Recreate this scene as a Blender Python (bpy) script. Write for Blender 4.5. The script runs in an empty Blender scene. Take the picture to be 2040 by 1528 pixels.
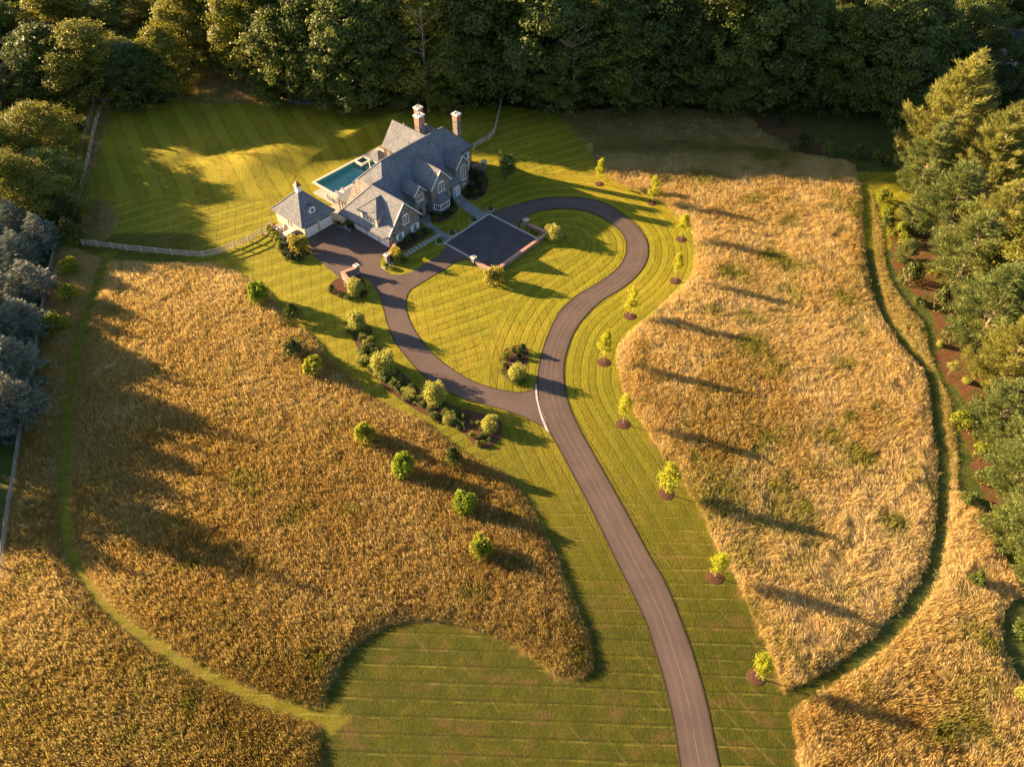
import bpy, bmesh, math, random
import numpy as np
from mathutils import Vector, Matrix
R = math.radians
rng = np.random.default_rng(7); random.seed(7)
SC = bpy.context.scene; COL = SC.collection

# ---------------------------------------------------------------- camera, sky, sun, exposure
CAM_H = 80.0; FPX = 1587.0; PITCH = R(46.6)
cam_d = bpy.data.cameras.new('camera'); cam = bpy.data.objects.new('camera', cam_d); COL.objects.link(cam)
cam.location = (0, 0, CAM_H); cam.rotation_euler = (math.pi/2 - PITCH, 0, 0)
cam_d.sensor_width = 36; cam_d.lens = FPX/2040*36; cam_d.clip_end = 6000; cam_d.clip_start = 1
SC.camera = cam
SUN_EL = 14.5; SHADOW_AZ = -20.0                      # shadows fall to the right and a little towards the camera
sd = Vector((math.cos(R(SHADOW_AZ))*math.cos(R(SUN_EL)), math.sin(R(SHADOW_AZ))*math.cos(R(SUN_EL)), -math.sin(R(SUN_EL))))
wd = bpy.data.worlds.new("World"); SC.world = wd; wd.use_nodes = True
nt = wd.node_tree; nt.nodes.clear()
sky = nt.nodes.new('ShaderNodeTexSky'); sky.sky_type = 'NISHITA'; sky.sun_disc = False
sky.sun_elevation = R(SUN_EL); sky.sun_rotation = math.atan2(-sd.x, -sd.y)
sky.air_density = 0.8; sky.dust_density = 1.0; sky.ozone_density = 1.0
bg = nt.nodes.new('ShaderNodeBackground'); bg.inputs[1].default_value = 0.05
ow = nt.nodes.new('ShaderNodeOutputWorld'); nt.links.new(sky.outputs[0], bg.inputs[0]); nt.links.new(bg.outputs[0], ow.inputs[0])
sl = bpy.data.lights.new('sun', 'SUN'); sl.energy = 5.0; sl.angle = R(0.6); sl.color = (1.0, 0.65, 0.34)
so = bpy.data.objects.new('sun', sl); COL.objects.link(so); so.rotation_euler = sd.to_track_quat('-Z', 'Y').to_euler(); so.location = (-200, 100, 120)
SC.view_settings.view_transform = 'Standard'; SC.view_settings.look = 'None'; SC.view_settings.gamma = 1
SC.view_settings.exposure = 2.4

# ---------------------------------------------------------------- pixel <-> ground helpers (photo is 2040 x 1528)
def ray(u, v):
    return np.array([u-1020.0, math.cos(PITCH)*FPX + math.sin(PITCH)*(764-v), -math.sin(PITCH)*FPX + math.cos(PITCH)*(764-v)])
def gp(u, v, h=0.0):
    d = ray(u, v); t = (h-CAM_H)/d[2]; return np.array([d[0]*t, d[1]*t])
def proj(X, Y, Z=0.0):
    dz = Z-CAM_H; w = Y*math.cos(PITCH) - dz*math.sin(PITCH); up = Y*math.sin(PITCH) + dz*math.cos(PITCH)
    return 1020+FPX*X/w, 764-FPX*up/w
def gpoly(pts): return np.array([gp(u, v) for u, v in pts])
def inpoly(x, y, poly):
    x = np.asarray(x); y = np.asarray(y); r = np.zeros(x.shape, bool); n = len(poly); j = n-1
    for i in range(n):
        xi, yi = poly[i]; xj, yj = poly[j]
        if yi != yj:
            c = ((yi > y) != (yj > y)) & (x < (xj-xi)*(y-yi)/(yj-yi)+xi); r ^= c
        j = i
    return r
def segdist(x, y, line):
    x = np.asarray(x, float); y = np.asarray(y, float); best = np.full(x.shape, 1e9); side = np.zeros(x.shape); along = np.zeros(x.shape); acc = 0
    for a, b in zip(line[:-1], line[1:]):
        d = b-a; L2 = d@d; t = np.clip(((x-a[0])*d[0]+(y-a[1])*d[1])/L2, 0, 1)
        px = x-a[0]-t*d[0]; py = y-a[1]-t*d[1]; dd = np.hypot(px, py); m = dd < best
        best = np.where(m, dd, best); side = np.where(m, np.sign(d[0]*py-d[1]*px), side); along = np.where(m, acc+t*math.sqrt(L2), along); acc += math.sqrt(L2)
    return best, side, along
def smooth_line(pts, k=2, closed=False):
    p = np.array(pts, float)
    for _ in range(k):
        if closed: a = p; b = np.roll(p, -1, 0)
        else: a = p[:-1]; b = p[1:]
        q = np.empty((2*len(a), 2)); q[0::2] = .75*a+.25*b; q[1::2] = .25*a+.75*b
        p = q if closed else np.vstack([p[:1], q, p[-1:]])
    return p
# house frame: s runs along the main ridge, t towards the front court
HO = gp(888.6, 484.5); HA = R(49); E1 = np.array([math.cos(HA), math.sin(HA)]); E2 = np.array([math.sin(HA), -math.cos(HA)])
def W(s, t): return HO + s*E1 + t*E2
def hz(x, y):                                        # gentle relief behind the house
    x = np.asarray(x, float); y = np.asarray(y, float)
    d1, _, _ = segdist(x, y, RL1); d2, _, _ = segdist(x, y, RL2)
    h = 1.5*np.exp(-(d1/5.0)**2) - 0.55*np.exp(-(d2/3.0)**2)
    s = (x-HO[0])*E1[0]+(y-HO[1])*E1[1]; t = (x-HO[0])*E2[0]+(y-HO[1])*E2[1]
    k = np.clip((-t-32.5)/4, 0, 1); k2 = np.clip((-6-s)/6, 0, 1)*np.clip((-t-22)/6, 0, 1); k3 = np.clip((s-20)/8, 0, 1)*np.clip((-t-20)/6, 0, 1)
    h = h*np.maximum(np.maximum(k, k2), k3)
    far = np.clip((y-175)/120, 0, 1); return h + 6*far*far*(3-2*far)
RL1 = np.array([gp(520, 318), gp(640, 296), gp(720, 276), gp(800, 246)]); RL2 = np.array([gp(320, 345), gp(400, 305), gp(470, 280)])
def gz(x, y): return float(hz(np.array([x]), np.array([y]))[0])

# ---------------------------------------------------------------- object helpers
def prop(o, label=None, cat=None, group=None, kind=None):
    if label: o['label'] = label
    if cat: o['category'] = cat
    if group: o['group'] = group
    if kind: o['kind'] = kind
    return o
def empty(name, loc=(0, 0, 0), rz=0, label=None, cat=None, group=None):
    o = bpy.data.objects.new(name, None); COL.objects.link(o); o.location = loc; o.rotation_euler = (0, 0, rz); o.empty_display_size = .2
    return prop(o, label, cat, group)
def np_mesh(name, V, Fs, mat, nper=4, smooth=False):
    me = bpy.data.meshes.new(name); V = np.asarray(V, np.float32); Fs = np.asarray(Fs, np.int32)
    me.vertices.add(len(V)); me.vertices.foreach_set('co', V.ravel())
    me.loops.add(Fs.size); me.loops.foreach_set('vertex_index', Fs.ravel())
    me.polygons.add(len(Fs)); me.polygons.foreach_set('loop_start', np.arange(0, Fs.size, nper, dtype=np.int32))
    me.polygons.foreach_set('use_smooth', np.full(len(Fs), smooth)); me.update(calc_edges=True)
    if mat: me.materials.append(mat)
    return me
def link(name, me, parent=None, loc=(0, 0, 0), rz=0, sc=None):
    o = bpy.data.objects.new(name, me); COL.objects.link(o); o.location = loc; o.rotation_euler = (0, 0, rz)
    if sc is not None: o.scale = sc
    if parent: o.parent = parent
    return o
def face_uv(bm):
    uv = bm.loops.layers.uv.verify()
    for f in bm.faces:
        n = f.normal
        t = Vector((0, 0, 1)).cross(n)
        if t.length < 1e-3: t = Vector((1, 0, 0))
        t.normalize(); b = n.cross(t)
        for l in f.loops: l[uv].uv = (l.vert.co.dot(t), l.vert.co.dot(b))
class MB:                                            # mesh collector
    def __init__(s): s.v = []; s.f = []; s.m = []; s.mats = []
    def slot(s, mat):
        if mat not in s.mats: s.mats.append(mat)
        return s.mats.index(mat)
    def add(s, v, f, mat=None):
        k = len(s.v); s.v += [tuple(p) for p in v]; s.f += [tuple(i+k for i in q) for q in f]; s.m += [s.slot(mat)]*len(f) if mat else [0]*len(f); return s
    def box(s, x0, x1, y0, y1, z0, z1, mat=None):
        v = [(x0,y0,z0),(x1,y0,z0),(x1,y1,z0),(x0,y1,z0),(x0,y0,z1),(x1,y0,z1),(x1,y1,z1),(x0,y1,z1)]
        return s.add(v, [(0,3,2,1),(4,5,6,7),(0,1,5,4),(1,2,6,5),(2,3,7,6),(3,0,4,7)], mat)
    def prism(s, pts, z0, z1, mat=None):             # vertical prism over a plan polygon
        n = len(pts); v = [(p[0], p[1], z0) for p in pts]+[(p[0], p[1], z1) for p in pts]
        return s.add(v, [tuple(range(n))[::-1], tuple(range(n, 2*n))]+[(i, (i+1) % n, n+(i+1) % n, n+i) for i in range(n)], mat)
    def bar(s, a, b, w, h=None, mat=None):           # rectangular bar between two points
        a = Vector(a); b = Vector(b); h = h or w; d = (b-a).normalized(); u = d.cross(Vector((0, 0, 1)))
        if u.length < 1e-3: u = Vector((1, 0, 0))
        u.normalize(); n = u.cross(d); v = []
        for p in (a, b):
            for i, j in ((-1,-1),(1,-1),(1,1),(-1,1)): v.append(p+u*w/2*i+n*h/2*j)
        return s.add(v, [(0,1,2,3),(7,6,5,4),(0,4,5,1),(1,5,6,2),(2,6,7,3),(3,7,4,0)], mat)
    def tube(s, pts, rad, n=7, mat=None):
        v = []; k = len(pts); P = [Vector(p) for p in pts]
        for i, p in enumerate(P):
            d = (P[min(i+1, k-1)]-P[max(i-1, 0)]).normalized(); u = d.cross(Vector((.31, .95, .07))).normalized(); w = d.cross(u); r = rad[i] if hasattr(rad, '__len__') else rad
            for j in range(n): a = 2*math.pi*j/n; v.append(p+u*math.cos(a)*r+w*math.sin(a)*r)
        f = [(i*n+j, i*n+(j+1) % n, (i+1)*n+(j+1) % n, (i+1)*n+j) for i in range(k-1) for j in range(n)]
        f += [tuple(range(n))[::-1], tuple(range((k-1)*n, k*n))]
        return s.add(v, f, mat)
    def mesh(s, name, mat=None, bevel=0, smooth=False, uv=True):
        me = bpy.data.meshes.new(name); bm = bmesh.new(); vs = [bm.verts.new(p) for p in s.v]
        for q, m in zip(s.f, s.m):
            try: f = bm.faces.new([vs[i] for i in q]); f.material_index = m; f.smooth = smooth
            except ValueError: pass
        bmesh.ops.recalc_face_normals(bm, faces=bm.faces)
        if bevel: bmesh.ops.bevel(bm, geom=list(bm.edges), offset=bevel, segments=1, affect='EDGES')
        if uv: bm.normal_update(); face_uv(bm)
        bm.to_mesh(me); bm.free()
        for m in (s.mats or [mat]): me.materials.append(m)
        return me
    def build(s, name, mat=None, parent=None, loc=(0, 0, 0), rz=0, bevel=0, smooth=False):
        return link(name, s.mesh(name, mat, bevel, smooth), parent, loc, rz)

# ---------------------------------------------------------------- materials
def newmat(name):
    m = bpy.data.materials.new(name); m.use_nodes = True; n = m.node_tree; n.nodes.clear()
    o = n.nodes.new('ShaderNodeOutputMaterial'); return m, n, o
class NG:
    def __init__(s, nt): s.nt = nt
    def n(s, typ, **kw):
        x = s.nt.nodes.new(typ)
        for k, v in kw.items(): setattr(x, k, v)
        return x
    def l(s, a, b): s.nt.links.new(a, b)
    def put(s, x, sock, val):
        if val is None: return
        if hasattr(val, 'is_output'): s.l(val, x.inputs[sock])
        else: x.inputs[sock].default_value = val
    def coord(s, which='Object'): return s.n('ShaderNodeTexCoord').outputs[which]
    def noise(s, scale, detail=4, rough=.55, vec=None, dist=0, out='Fac'):
        x = s.n('ShaderNodeTexNoise'); x.inputs['Scale'].default_value = scale; x.inputs['Detail'].default_value = detail; x.inputs['Roughness'].default_value = rough; x.inputs['Distortion'].default_value = dist
        if vec is not None: s.l(vec, x.inputs['Vector'])
        return x.outputs[out]
    def math(s, op, a, b=None, c=None, clamp=False):
        x = s.n('ShaderNodeMath', operation=op); x.use_clamp = clamp; s.put(x, 0, a); s.put(x, 1, b); s.put(x, 2, c); return x.outputs[0]
    def mix(s, fac, a, b, typ='MIX'):
        x = s.n('ShaderNodeMix', data_type='RGBA', blend_type=typ); s.put(x, 0, fac)
        for k, v in ((6, a), (7, b)): s.put(x, k, (*v, 1) if isinstance(v, tuple) and len(v) == 3 else v)
        return x.outputs[2]
    def ramp(s, fac, stops):
        x = s.n('ShaderNodeValToRGB'); s.l(fac, x.inputs[0]); e = x.color_ramp.elements
        while len(e) < len(stops): e.new(.5)
        for k, (p, c) in enumerate(stops): e[k].position = p; e[k].color = (*c, 1) if not isinstance(c, float) else (c, c, c, 1)
        return x.outputs[0]
    def sm(s, v, lo, hi):
        x = s.n('ShaderNodeMapRange', interpolation_type='SMOOTHSTEP'); s.l(v, x.inputs[0]); x.inputs[1].default_value = lo; x.inputs[2].default_value = hi; return x.outputs[0]
    def attr(s, name, typ='GEOMETRY', out='Fac'):
        x = s.n('ShaderNodeAttribute', attribute_name=name, attribute_type=typ); return x.outputs[out]
    def bump(s, h, strength=.4, dist=.05, nrm=None):
        x = s.n('ShaderNodeBump'); s.put(x, 'Strength', strength); x.inputs['Distance'].default_value = dist; s.l(h, x.inputs['Height'])
        if nrm is not None: s.l(nrm, x.inputs['Normal'])
        return x.outputs[0]
    def bsdf(s, col, rough=.8, spec=.3, nrm=None, metal=0):
        x = s.n('ShaderNodeBsdfPrincipled'); s.put(x, 'Base Color', (*col, 1) if isinstance(col, tuple) else col); s.put(x, 'Roughness', rough)
        x.inputs['Specular IOR Level'].default_value = spec; x.inputs['Metallic'].default_value = metal
        if nrm is not None: s.l(nrm, x.inputs['Normal'])
        return x.outputs[0]
def scale_vec(g, vec, sc):
    m = g.n('ShaderNodeMapping'); g.l(vec, m.inputs[0]); m.inputs['Scale'].default_value = sc; return m.outputs[0]

def mat_plain(name, col, rough=.7, spec=.3, var=.12, nscale=3, bump=0, metal=0):
    m, n, o = newmat(name); g = NG(n); v = g.coord(); f = g.noise(nscale, 5, .6, v)
    c = g.mix(g.sm(f, .25, .75), tuple(x*(1-var) for x in col), tuple(min(1, x*(1+var)) for x in col))
    nr = g.bump(g.noise(nscale*8, 3, .6, v), bump, .02) if bump else None
    g.l(g.bsdf(c, rough, spec, nr, metal), o.inputs[0]); return m
def mat_brick(name, c1, c2, c3, bw, bh, mortar, msize=.012, rough=.85, bump=.5, dist=0, off=.5, patch=.25, spec=.3):
    m, n, o = newmat(name); g = NG(n); uv = g.coord('UV')
    if dist:
        nz = g.n('ShaderNodeTexNoise'); g.l(uv, nz.inputs['Vector']); nz.inputs['Scale'].default_value = 1.7; nz.inputs['Detail'].default_value = 3
        a = g.n('ShaderNodeVectorMath', operation='SUBTRACT'); g.l(nz.outputs['Color'], a.inputs[0]); a.inputs[1].default_value = (.5, .5, .5)
        b = g.n('ShaderNodeVectorMath', operation='SCALE'); g.l(a.outputs[0], b.inputs[0]); b.inputs['Scale'].default_value = dist
        c = g.n('ShaderNodeVectorMath', operation='ADD'); g.l(uv, c.inputs[0]); g.l(b.outputs[0], c.inputs[1]); uv2 = c.outputs[0]
    else: uv2 = uv
    br = g.n('ShaderNodeTexBrick'); g.l(uv2, br.inputs['Vector']); br.offset = off; br.inputs['Scale'].default_value = 1; br.inputs['Brick Width'].default_value = bw; br.inputs['Row Height'].default_value = bh
    br.inputs['Mortar Size'].default_value = msize; br.inputs['Mortar Smooth'].default_value = .3; br.inputs['Bias'].default_value = 0
    br.inputs['Color1'].default_value = (0, 0, 0, 1); br.inputs['Color2'].default_value = (1, 1, 1, 1); br.inputs['Mortar'].default_value = (.5, .5, .5, 1)
    col = g.ramp(br.outputs['Color'], [(0, c1), (.45, c2), (1, c3)])
    f = g.noise(.5, 4, .6, g.coord()); col = g.mix(g.math('MULTIPLY', g.sm(f, .35, .7), patch), col, tuple(x*.6 for x in c1))
    f2 = g.noise(9, 3, .6, uv); col = g.mix(g.math('MULTIPLY', f2, .35), col, tuple(min(1, x*1.35) for x in c2))
    col = g.mix(br.outputs['Fac'], col, mortar)
    hgt = g.math('SUBTRACT', g.math('MULTIPLY', br.outputs['Color'], .5), g.math('MULTIPLY', br.outputs['Fac'], .8))
    g.l(g.bsdf(col, rough, spec, g.bump(hgt, bump, .03)), o.inputs[0]); return m
def mat_leaf(name, c1, c2, trans=.35, ns=.25, rnd=.75, rough=.55, tcol=None, spec=.35):
    m, n, o = newmat(name); g = NG(n); v = g.coord()
    oi = g.n('ShaderNodeObjectInfo').outputs['Random']; f = g.noise(ns, 3, .6, v)
    gi = g.n('ShaderNodeNewGeometry').outputs['Random Per Island']
    f = g.math('ADD', g.math('ADD', g.math('MULTIPLY', g.sm(f, .3, .7), .6), g.math('MULTIPLY', gi, .45)), g.math('MULTIPLY', g.math('SUBTRACT', oi, .5), rnd), clamp=True)
    c = g.mix(f, c1, c2)
    b = g.bsdf(c, rough, spec); t = g.n('ShaderNodeBsdfTranslucent'); g.l(g.mix(.5, c, tcol or tuple(min(1, x*1.5) for x in c2)), t.inputs[0])
    mx = g.n('ShaderNodeMixShader'); mx.inputs[0].default_value = trans; g.l(b, mx.inputs[1]); g.l(t.outputs[0], mx.inputs[2]); g.l(mx.outputs[0], o.inputs[0]); return m

M = {}
M['bark'] = mat_plain('bark', (.13, .10, .075), .9, .2, .4, 4, .5)
M['bark_pale'] = mat_plain('pale_bark', (.30, .24, .18), .9, .2, .3, 3, .5)
M['stone'] = mat_brick('fieldstone', (.085, .075, .065), (.20, .18, .155), (.38, .34, .29), .42, .19, (.22, .20, .17), .02, .9, .7, .22, .43, .2)
M['slate'] = mat_brick('slate', (.130, .147, .168), (.180, .198, .218), (.27, .275, .28), .26, .21, (.08, .08, .08), .008, .9, .35, .03, .5, .4, .04)
M['brick'] = mat_brick('red_brick', (.25, .09, .05), (.37, .15, .09), (.46, .22, .14), .22, .075, (.38, .32, .27), .01, .9, .4)
M['brickcap'] = mat_brick('brick_cap', (.40, .15, .10), (.52, .22, .16), (.60, .29, .21), .10, .30, (.42, .33, .28), .012, .85, .4, 0, 0)
M['white'] = mat_plain('white_paint', (.78, .77, .74), .5, .4, .05, 2)
M['trim'] = mat_plain('limestone_trim', (.62, .60, .55), .7, .3, .1, 3)
M['granite'] = mat_plain('granite_band', (.46, .44, .41), .8, .3, .18, 2, .3)
M['bluestone'] = mat_brick('bluestone', (.16, .17, .17), (.23, .24, .24), (.30, .30, .29), .8, .55, (.10, .10, .09), .015, .8, .3, .0, .37)
M['flag'] = mat_plain('flagstone', (.42, .40, .36), .8, .3, .2, 2, .4)
M['stucco'] = mat_plain('stucco', (.50, .44, .36), .9, .2, .1, 2, .3)
M['copper'] = mat_plain('weathered_copper', (.16, .10, .075), .5, .5, .25, 5, .2, .5)
M['leadroof'] = mat_plain('lead_roof', (.13, .14, .15), .5, .5, .2, 3, .2, .3)
M['dark'] = mat_plain('dark_metal', (.03, .03, .03), .5, .5, .1)
M['gutter'] = mat_plain('bronze_gutter', (.10, .07, .05), .5, .5, .2)
M['paledoor'] = mat_plain('pale_blue_paint', (.50, .60, .64), .5, .4, .05)
M['wood'] = mat_plain('weathered_wood', (.30, .26, .21), .9, .2, .3, 4, .5)
M['woodlight'] = mat_plain('pale_rail_wood', (.50, .43, .35), .9, .2, .25, 4, .5)
M['deck'] = mat_brick('pool_paving', (.38, .35, .30), (.46, .42, .36), (.53, .49, .42), 1.1, .7, (.27, .24, .2), .02, .8, .2)
M['coping'] = mat_plain('coping_stone', (.58, .53, .46), .8, .3, .12, 2, .3)
M['plaster'] = mat_plain('pool_plaster', (.46, .82, .68), .7, .3, .1, 1)
M['cushion'] = mat_plain('white_fabric', (.75, .73, .70), .9, .1, .05)
M['tank'] = mat_plain('beige_plastic', (.50, .42, .32), .5, .4, .1)
M['grey'] = mat_plain('grey_enclosure', (.28, .28, .27), .6, .4, .08)
M['mulch'] = mat_plain('mulch', (.105, .055, .035), .95, .1, .5, 9, .9)
M['gravel'] = mat_plain('gravel', (.32, .30, .28), .9, .2, .35, 8, .6)
def mat_glass():
    m, n, o = newmat('window_glass'); g = NG(n); oi = g.n('ShaderNodeObjectInfo').outputs['Random']
    g.l(g.bsdf(g.mix(oi, (.012, .015, .018), (.05, .06, .065)), .08, .8), o.inputs[0]); return m
M['glass'] = mat_glass()
def mat_water():
    m, n, o = newmat('pool_water'); g = NG(n)
    nr = g.bump(g.noise(1.8, 3, .5, g.coord()), .15, .05)
    tr = g.n('ShaderNodeBsdfTransparent'); tr.inputs[0].default_value = (.90, .98, .98, 1)
    gl = g.n('ShaderNodeBsdfGlossy'); gl.inputs['Roughness'].default_value = .03; g.l(nr, gl.inputs['Normal'])
    fr = g.n('ShaderNodeFresnel'); fr.inputs[0].default_value = 1.33; g.l(nr, fr.inputs['Normal'])
    mx = g.n('ShaderNodeMixShader'); g.l(fr.outputs[0], mx.inputs[0]); g.l(tr.outputs[0], mx.inputs[1]); g.l(gl.outputs[0], mx.inputs[2]); g.l(mx.outputs[0], o.inputs[0]); return m
M['water'] = mat_water()
def mat_asphalt():
    m, n, o = newmat('asphalt'); g = NG(n); v = g.coord()
    c = g.mix(g.sm(g.noise(.22, 5, .6, v), .3, .7), (.105, .078, .066), (.14, .105, .09))
    c = g.mix(g.math('MULTIPLY', g.noise(14, 3, .7, v), .5), c, (.075, .058, .05))
    al = g.attr('edge'); c = g.mix(g.math('MULTIPLY', g.sm(al, .75, 1.0), .55), c, (.07, .06, .05))
    tr = g.math('MULTIPLY', g.sm(g.math('ABSOLUTE', g.math('SUBTRACT', al, .42)), .16, .0), .22); c = g.mix(tr, c, (.19, .155, .13))
    off = g.math('ABSOLUTE', g.math('ADD', g.attr('across'), g.math('MULTIPLY', g.math('SUBTRACT', g.noise(.5, 5, .75, v), .5), .22)))
    ck = g.math('MULTIPLY', g.sm(off, .022, .006), g.sm(g.noise(.09, 3, .6, v), .44, .52)); c = g.mix(g.math('MULTIPLY', ck, .55), c, (.30, .25, .21))
    c = g.mix(g.math('MULTIPLY', g.sm(g.noise(.12, 4, .7, v), .52, .68), .35), c, (.075, .058, .052)); c = g.mix(g.math('MULTIPLY', g.sm(g.noise(1.4, 5, .75, scale_vec(g, v, (1, .3, 1))), .56, .72), .3), c, (.18, .14, .12))
    g.l(g.bsdf(c, .85, .25, g.bump(g.noise(20, 3, .7, v), .35, .02)), o.inputs[0]); return m
M['asphalt'] = mat_asphalt()
def mat_court():
    m, n, o = newmat('dark_paving'); g = NG(n); v = g.coord()
    c = g.mix(g.sm(g.noise(.5, 5, .65, v), .35, .7), (.060, .055, .057), (.088, .082, .083)); c = g.mix(g.math('MULTIPLY', g.sm(g.noise(3, 4, .7, scale_vec(g, v, (.25, 2, 1))), .62, .72), .3), c, (.16, .14, .14))
    br = g.n('ShaderNodeTexBrick'); mp = g.n('ShaderNodeMapping'); mp.inputs['Rotation'].default_value = (0, 0, -HA); g.l(v, mp.inputs[0]); g.l(mp.outputs[0], br.inputs['Vector']); br.inputs['Scale'].default_value = 1; br.inputs['Brick Width'].default_value = 2.4; br.inputs['Row Height'].default_value = 1.2; br.inputs['Mortar Size'].default_value = .025; br.inputs['Color1'].default_value = (.3, .3, .3, 1); br.inputs['Color2'].default_value = (.8, .8, .8, 1)
    c = g.mix(g.math('MULTIPLY', br.outputs['Color'], .22), c, (.12, .11, .11)); c = g.mix(g.math('MULTIPLY', br.outputs['Fac'], .5), c, (.03, .028, .03))
    g.l(g.bsdf(c, .85, .25, g.bump(g.noise(20, 3, .7, v), .3, .02)), o.inputs[0]); return m
M['court'] = mat_court()
def mat_ground():
    m, n, o = newmat('turf'); g = NG(n); v = g.coord()
    def lines(phase, w0=.86, w1=.99):                 # phase measured in stripes
        return g.sm(g.math('COSINE', g.math('MULTIPLY', phase, 2*math.pi)), w0, w1)
    wob = g.math('MULTIPLY', g.math('SUBTRACT', g.noise(.12, 2, .5, v), .5), .5)
    big = g.noise(.045, 5, .6, v); mid = g.noise(.45, 5, .7, v); fine = g.noise(5.5, 4, .75, v)
    lawn = g.mix(g.sm(mid, .25, .8), (.175, .175, .008), (.285, .255, .010))
    lawn = g.mix(g.math('MULTIPLY', g.sm(big, .46, .66), .6), lawn, (.42, .31, .022))
    vignette_dry = g.math('MULTIPLY', g.sm(g.noise(.9, 5, .75, v), .56, .74), g.math('ADD', .25, g.math('MULTIPLY', g.attr('vignette_dry'), .7)))
    lawn = g.mix(vignette_dry, lawn, (.38, .25, .07))
    lawn = g.mix(g.math('MULTIPLY', g.sm(fine, .40, .70), .6), lawn, (.085, .10, .008))
    lawn = g.mix(g.math('MULTIPLY', g.sm(g.noise(1.7, 6, .8, v), .50, .72), .38), lawn, (.36, .25, .035))
    lawn = g.mix(g.math('MULTIPLY', g.sm(g.noise(.22, 4, .7, v), .5, .72), g.math('ADD', .15, g.math('MULTIPLY', A('vignette_dry') if False else g.attr('vignette_dry'), .35))), lawn, (.30, .18, .03))
    # mowing marks
    A = lambda nm: g.attr(nm)
    L = g.math('MULTIPLY', lines(g.math('ADD', A('pa'), g.math('MULTIPLY', wob, .4)), .6, 1.0), A('wa'))
    L2 = g.math('MULTIPLY', lines(g.math('ADD', A('pb'), wob), .8, 1.0), A('wb'))
    brk = g.sm(g.noise(.6, 3, .6, v), .3, .6)
    lawn = g.mix(g.math('MULTIPLY', g.math('MULTIPLY', L, brk), .85), lawn, (.055, .075, .006))
    lawn = g.mix(g.math('MULTIPLY', g.math('MULTIPLY', L2, brk), .6), lawn, (.065, .085, .006))
    bands = g.sm(g.math('SINE', g.math('MULTIPLY', g.math('ADD', A('pa'), wob), math.pi)), -.4, .4)
    lawn = g.mix(g.math('MULTIPLY', bands, .26), lawn, (.36, .35, .03))
    LL = g.math('MULTIPLY', g.math('MULTIPLY', lines(g.math('ADD', A('pc'), g.math('MULTIPLY', wob, .6)), .90, 1.0), A('wc')), brk)
    lawn = g.mix(g.math('MULTIPLY', LL, .55), lawn, (.34, .31, .05))
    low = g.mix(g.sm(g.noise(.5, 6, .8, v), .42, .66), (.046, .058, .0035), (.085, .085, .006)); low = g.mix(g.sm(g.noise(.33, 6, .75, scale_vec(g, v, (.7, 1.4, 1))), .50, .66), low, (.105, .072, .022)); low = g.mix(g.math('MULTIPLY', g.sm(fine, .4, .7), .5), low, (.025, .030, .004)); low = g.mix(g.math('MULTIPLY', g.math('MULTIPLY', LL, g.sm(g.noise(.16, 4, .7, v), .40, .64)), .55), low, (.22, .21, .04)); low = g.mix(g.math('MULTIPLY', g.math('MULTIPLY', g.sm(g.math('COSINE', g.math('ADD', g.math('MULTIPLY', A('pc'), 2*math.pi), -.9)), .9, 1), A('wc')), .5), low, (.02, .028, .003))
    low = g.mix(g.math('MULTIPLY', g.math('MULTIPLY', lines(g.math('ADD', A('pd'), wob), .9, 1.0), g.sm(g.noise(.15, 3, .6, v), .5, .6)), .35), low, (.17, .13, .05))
    lawn = g.mix(g.math('MULTIPLY', A('vignette_dry'), .97), lawn, low)  # darker near turf: lens vignette and top-down grass shade put into the colour
    dn = g.sm(g.noise(.6, 5, .7, v), .3, .7)
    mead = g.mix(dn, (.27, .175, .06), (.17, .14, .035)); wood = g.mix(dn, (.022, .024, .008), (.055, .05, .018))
    mul = g.mix(g.noise(2.5, 5, .8, v), (.075, .035, .018), (.20, .092, .045)); mul = g.mix(g.math('MULTIPLY', g.sm(g.noise(.45, 5, .75, v), .48, .58), .85), mul, (.085, .085, .018))
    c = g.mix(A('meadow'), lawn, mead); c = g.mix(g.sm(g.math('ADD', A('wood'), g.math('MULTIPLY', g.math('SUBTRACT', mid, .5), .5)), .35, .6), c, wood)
    c = g.mix(g.sm(g.math('ADD', A('mulch'), g.math('MULTIPLY', g.math('SUBTRACT', mid, .5), .3)), .4, .6), c, mul)
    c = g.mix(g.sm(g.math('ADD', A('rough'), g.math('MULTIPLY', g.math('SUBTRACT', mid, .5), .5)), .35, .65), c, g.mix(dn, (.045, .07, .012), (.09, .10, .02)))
    h = g.math('ADD', g.math('MULTIPLY', g.noise(3.2, 5, .8, v), 1.0), g.math('MULTIPLY', fine, .5))
    nr = g.bump(h, .9, .16); nr = g.bump(g.math('MULTIPLY', g.math('ADD', L, g.math('MULTIPLY', L2, .6)), -1.0), .5, .05, nr)
    nr = g.bump(g.noise(.35, 3, .6, v), .5, .25, nr)
    g.l(g.bsdf(c, .85, .15, nr), o.inputs[0]); return m
M['ground'] = mat_ground()

LF = {}
LF['oak'] = mat_leaf('leaves_dark_green', (.038, .070, .014), (.125, .160, .028), .3)
LF['ash'] = mat_leaf('leaves_mid_green', (.062, .100, .015), (.190, .215, .030), .35)
LF['yel'] = mat_leaf('leaves_yellow_green', (.095, .120, .012), (.230, .225, .025), .4)
LF['street'] = mat_leaf('leaves_bright_lime', (.24, .30, .02), (.46, .45, .03), .5, 1.5, .4)
LF['bushlime'] = mat_leaf('shrub_lime', (.12, .165, .014), (.30, .33, .03), .45, 1.5, .3)
LF['bush'] = mat_leaf('shrub_green', (.06, .10, .016), (.17, .20, .035), .3, 1.2, .4)
LF['bushdark'] = mat_leaf('shrub_dark', (.02, .034, .012), (.055, .075, .02), .2, 1.2, .4)
LF['feather'] = mat_leaf('shrub_grey_green', (.22, .25, .04), (.46, .45, .10), .35, 1.2, .3)
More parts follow.
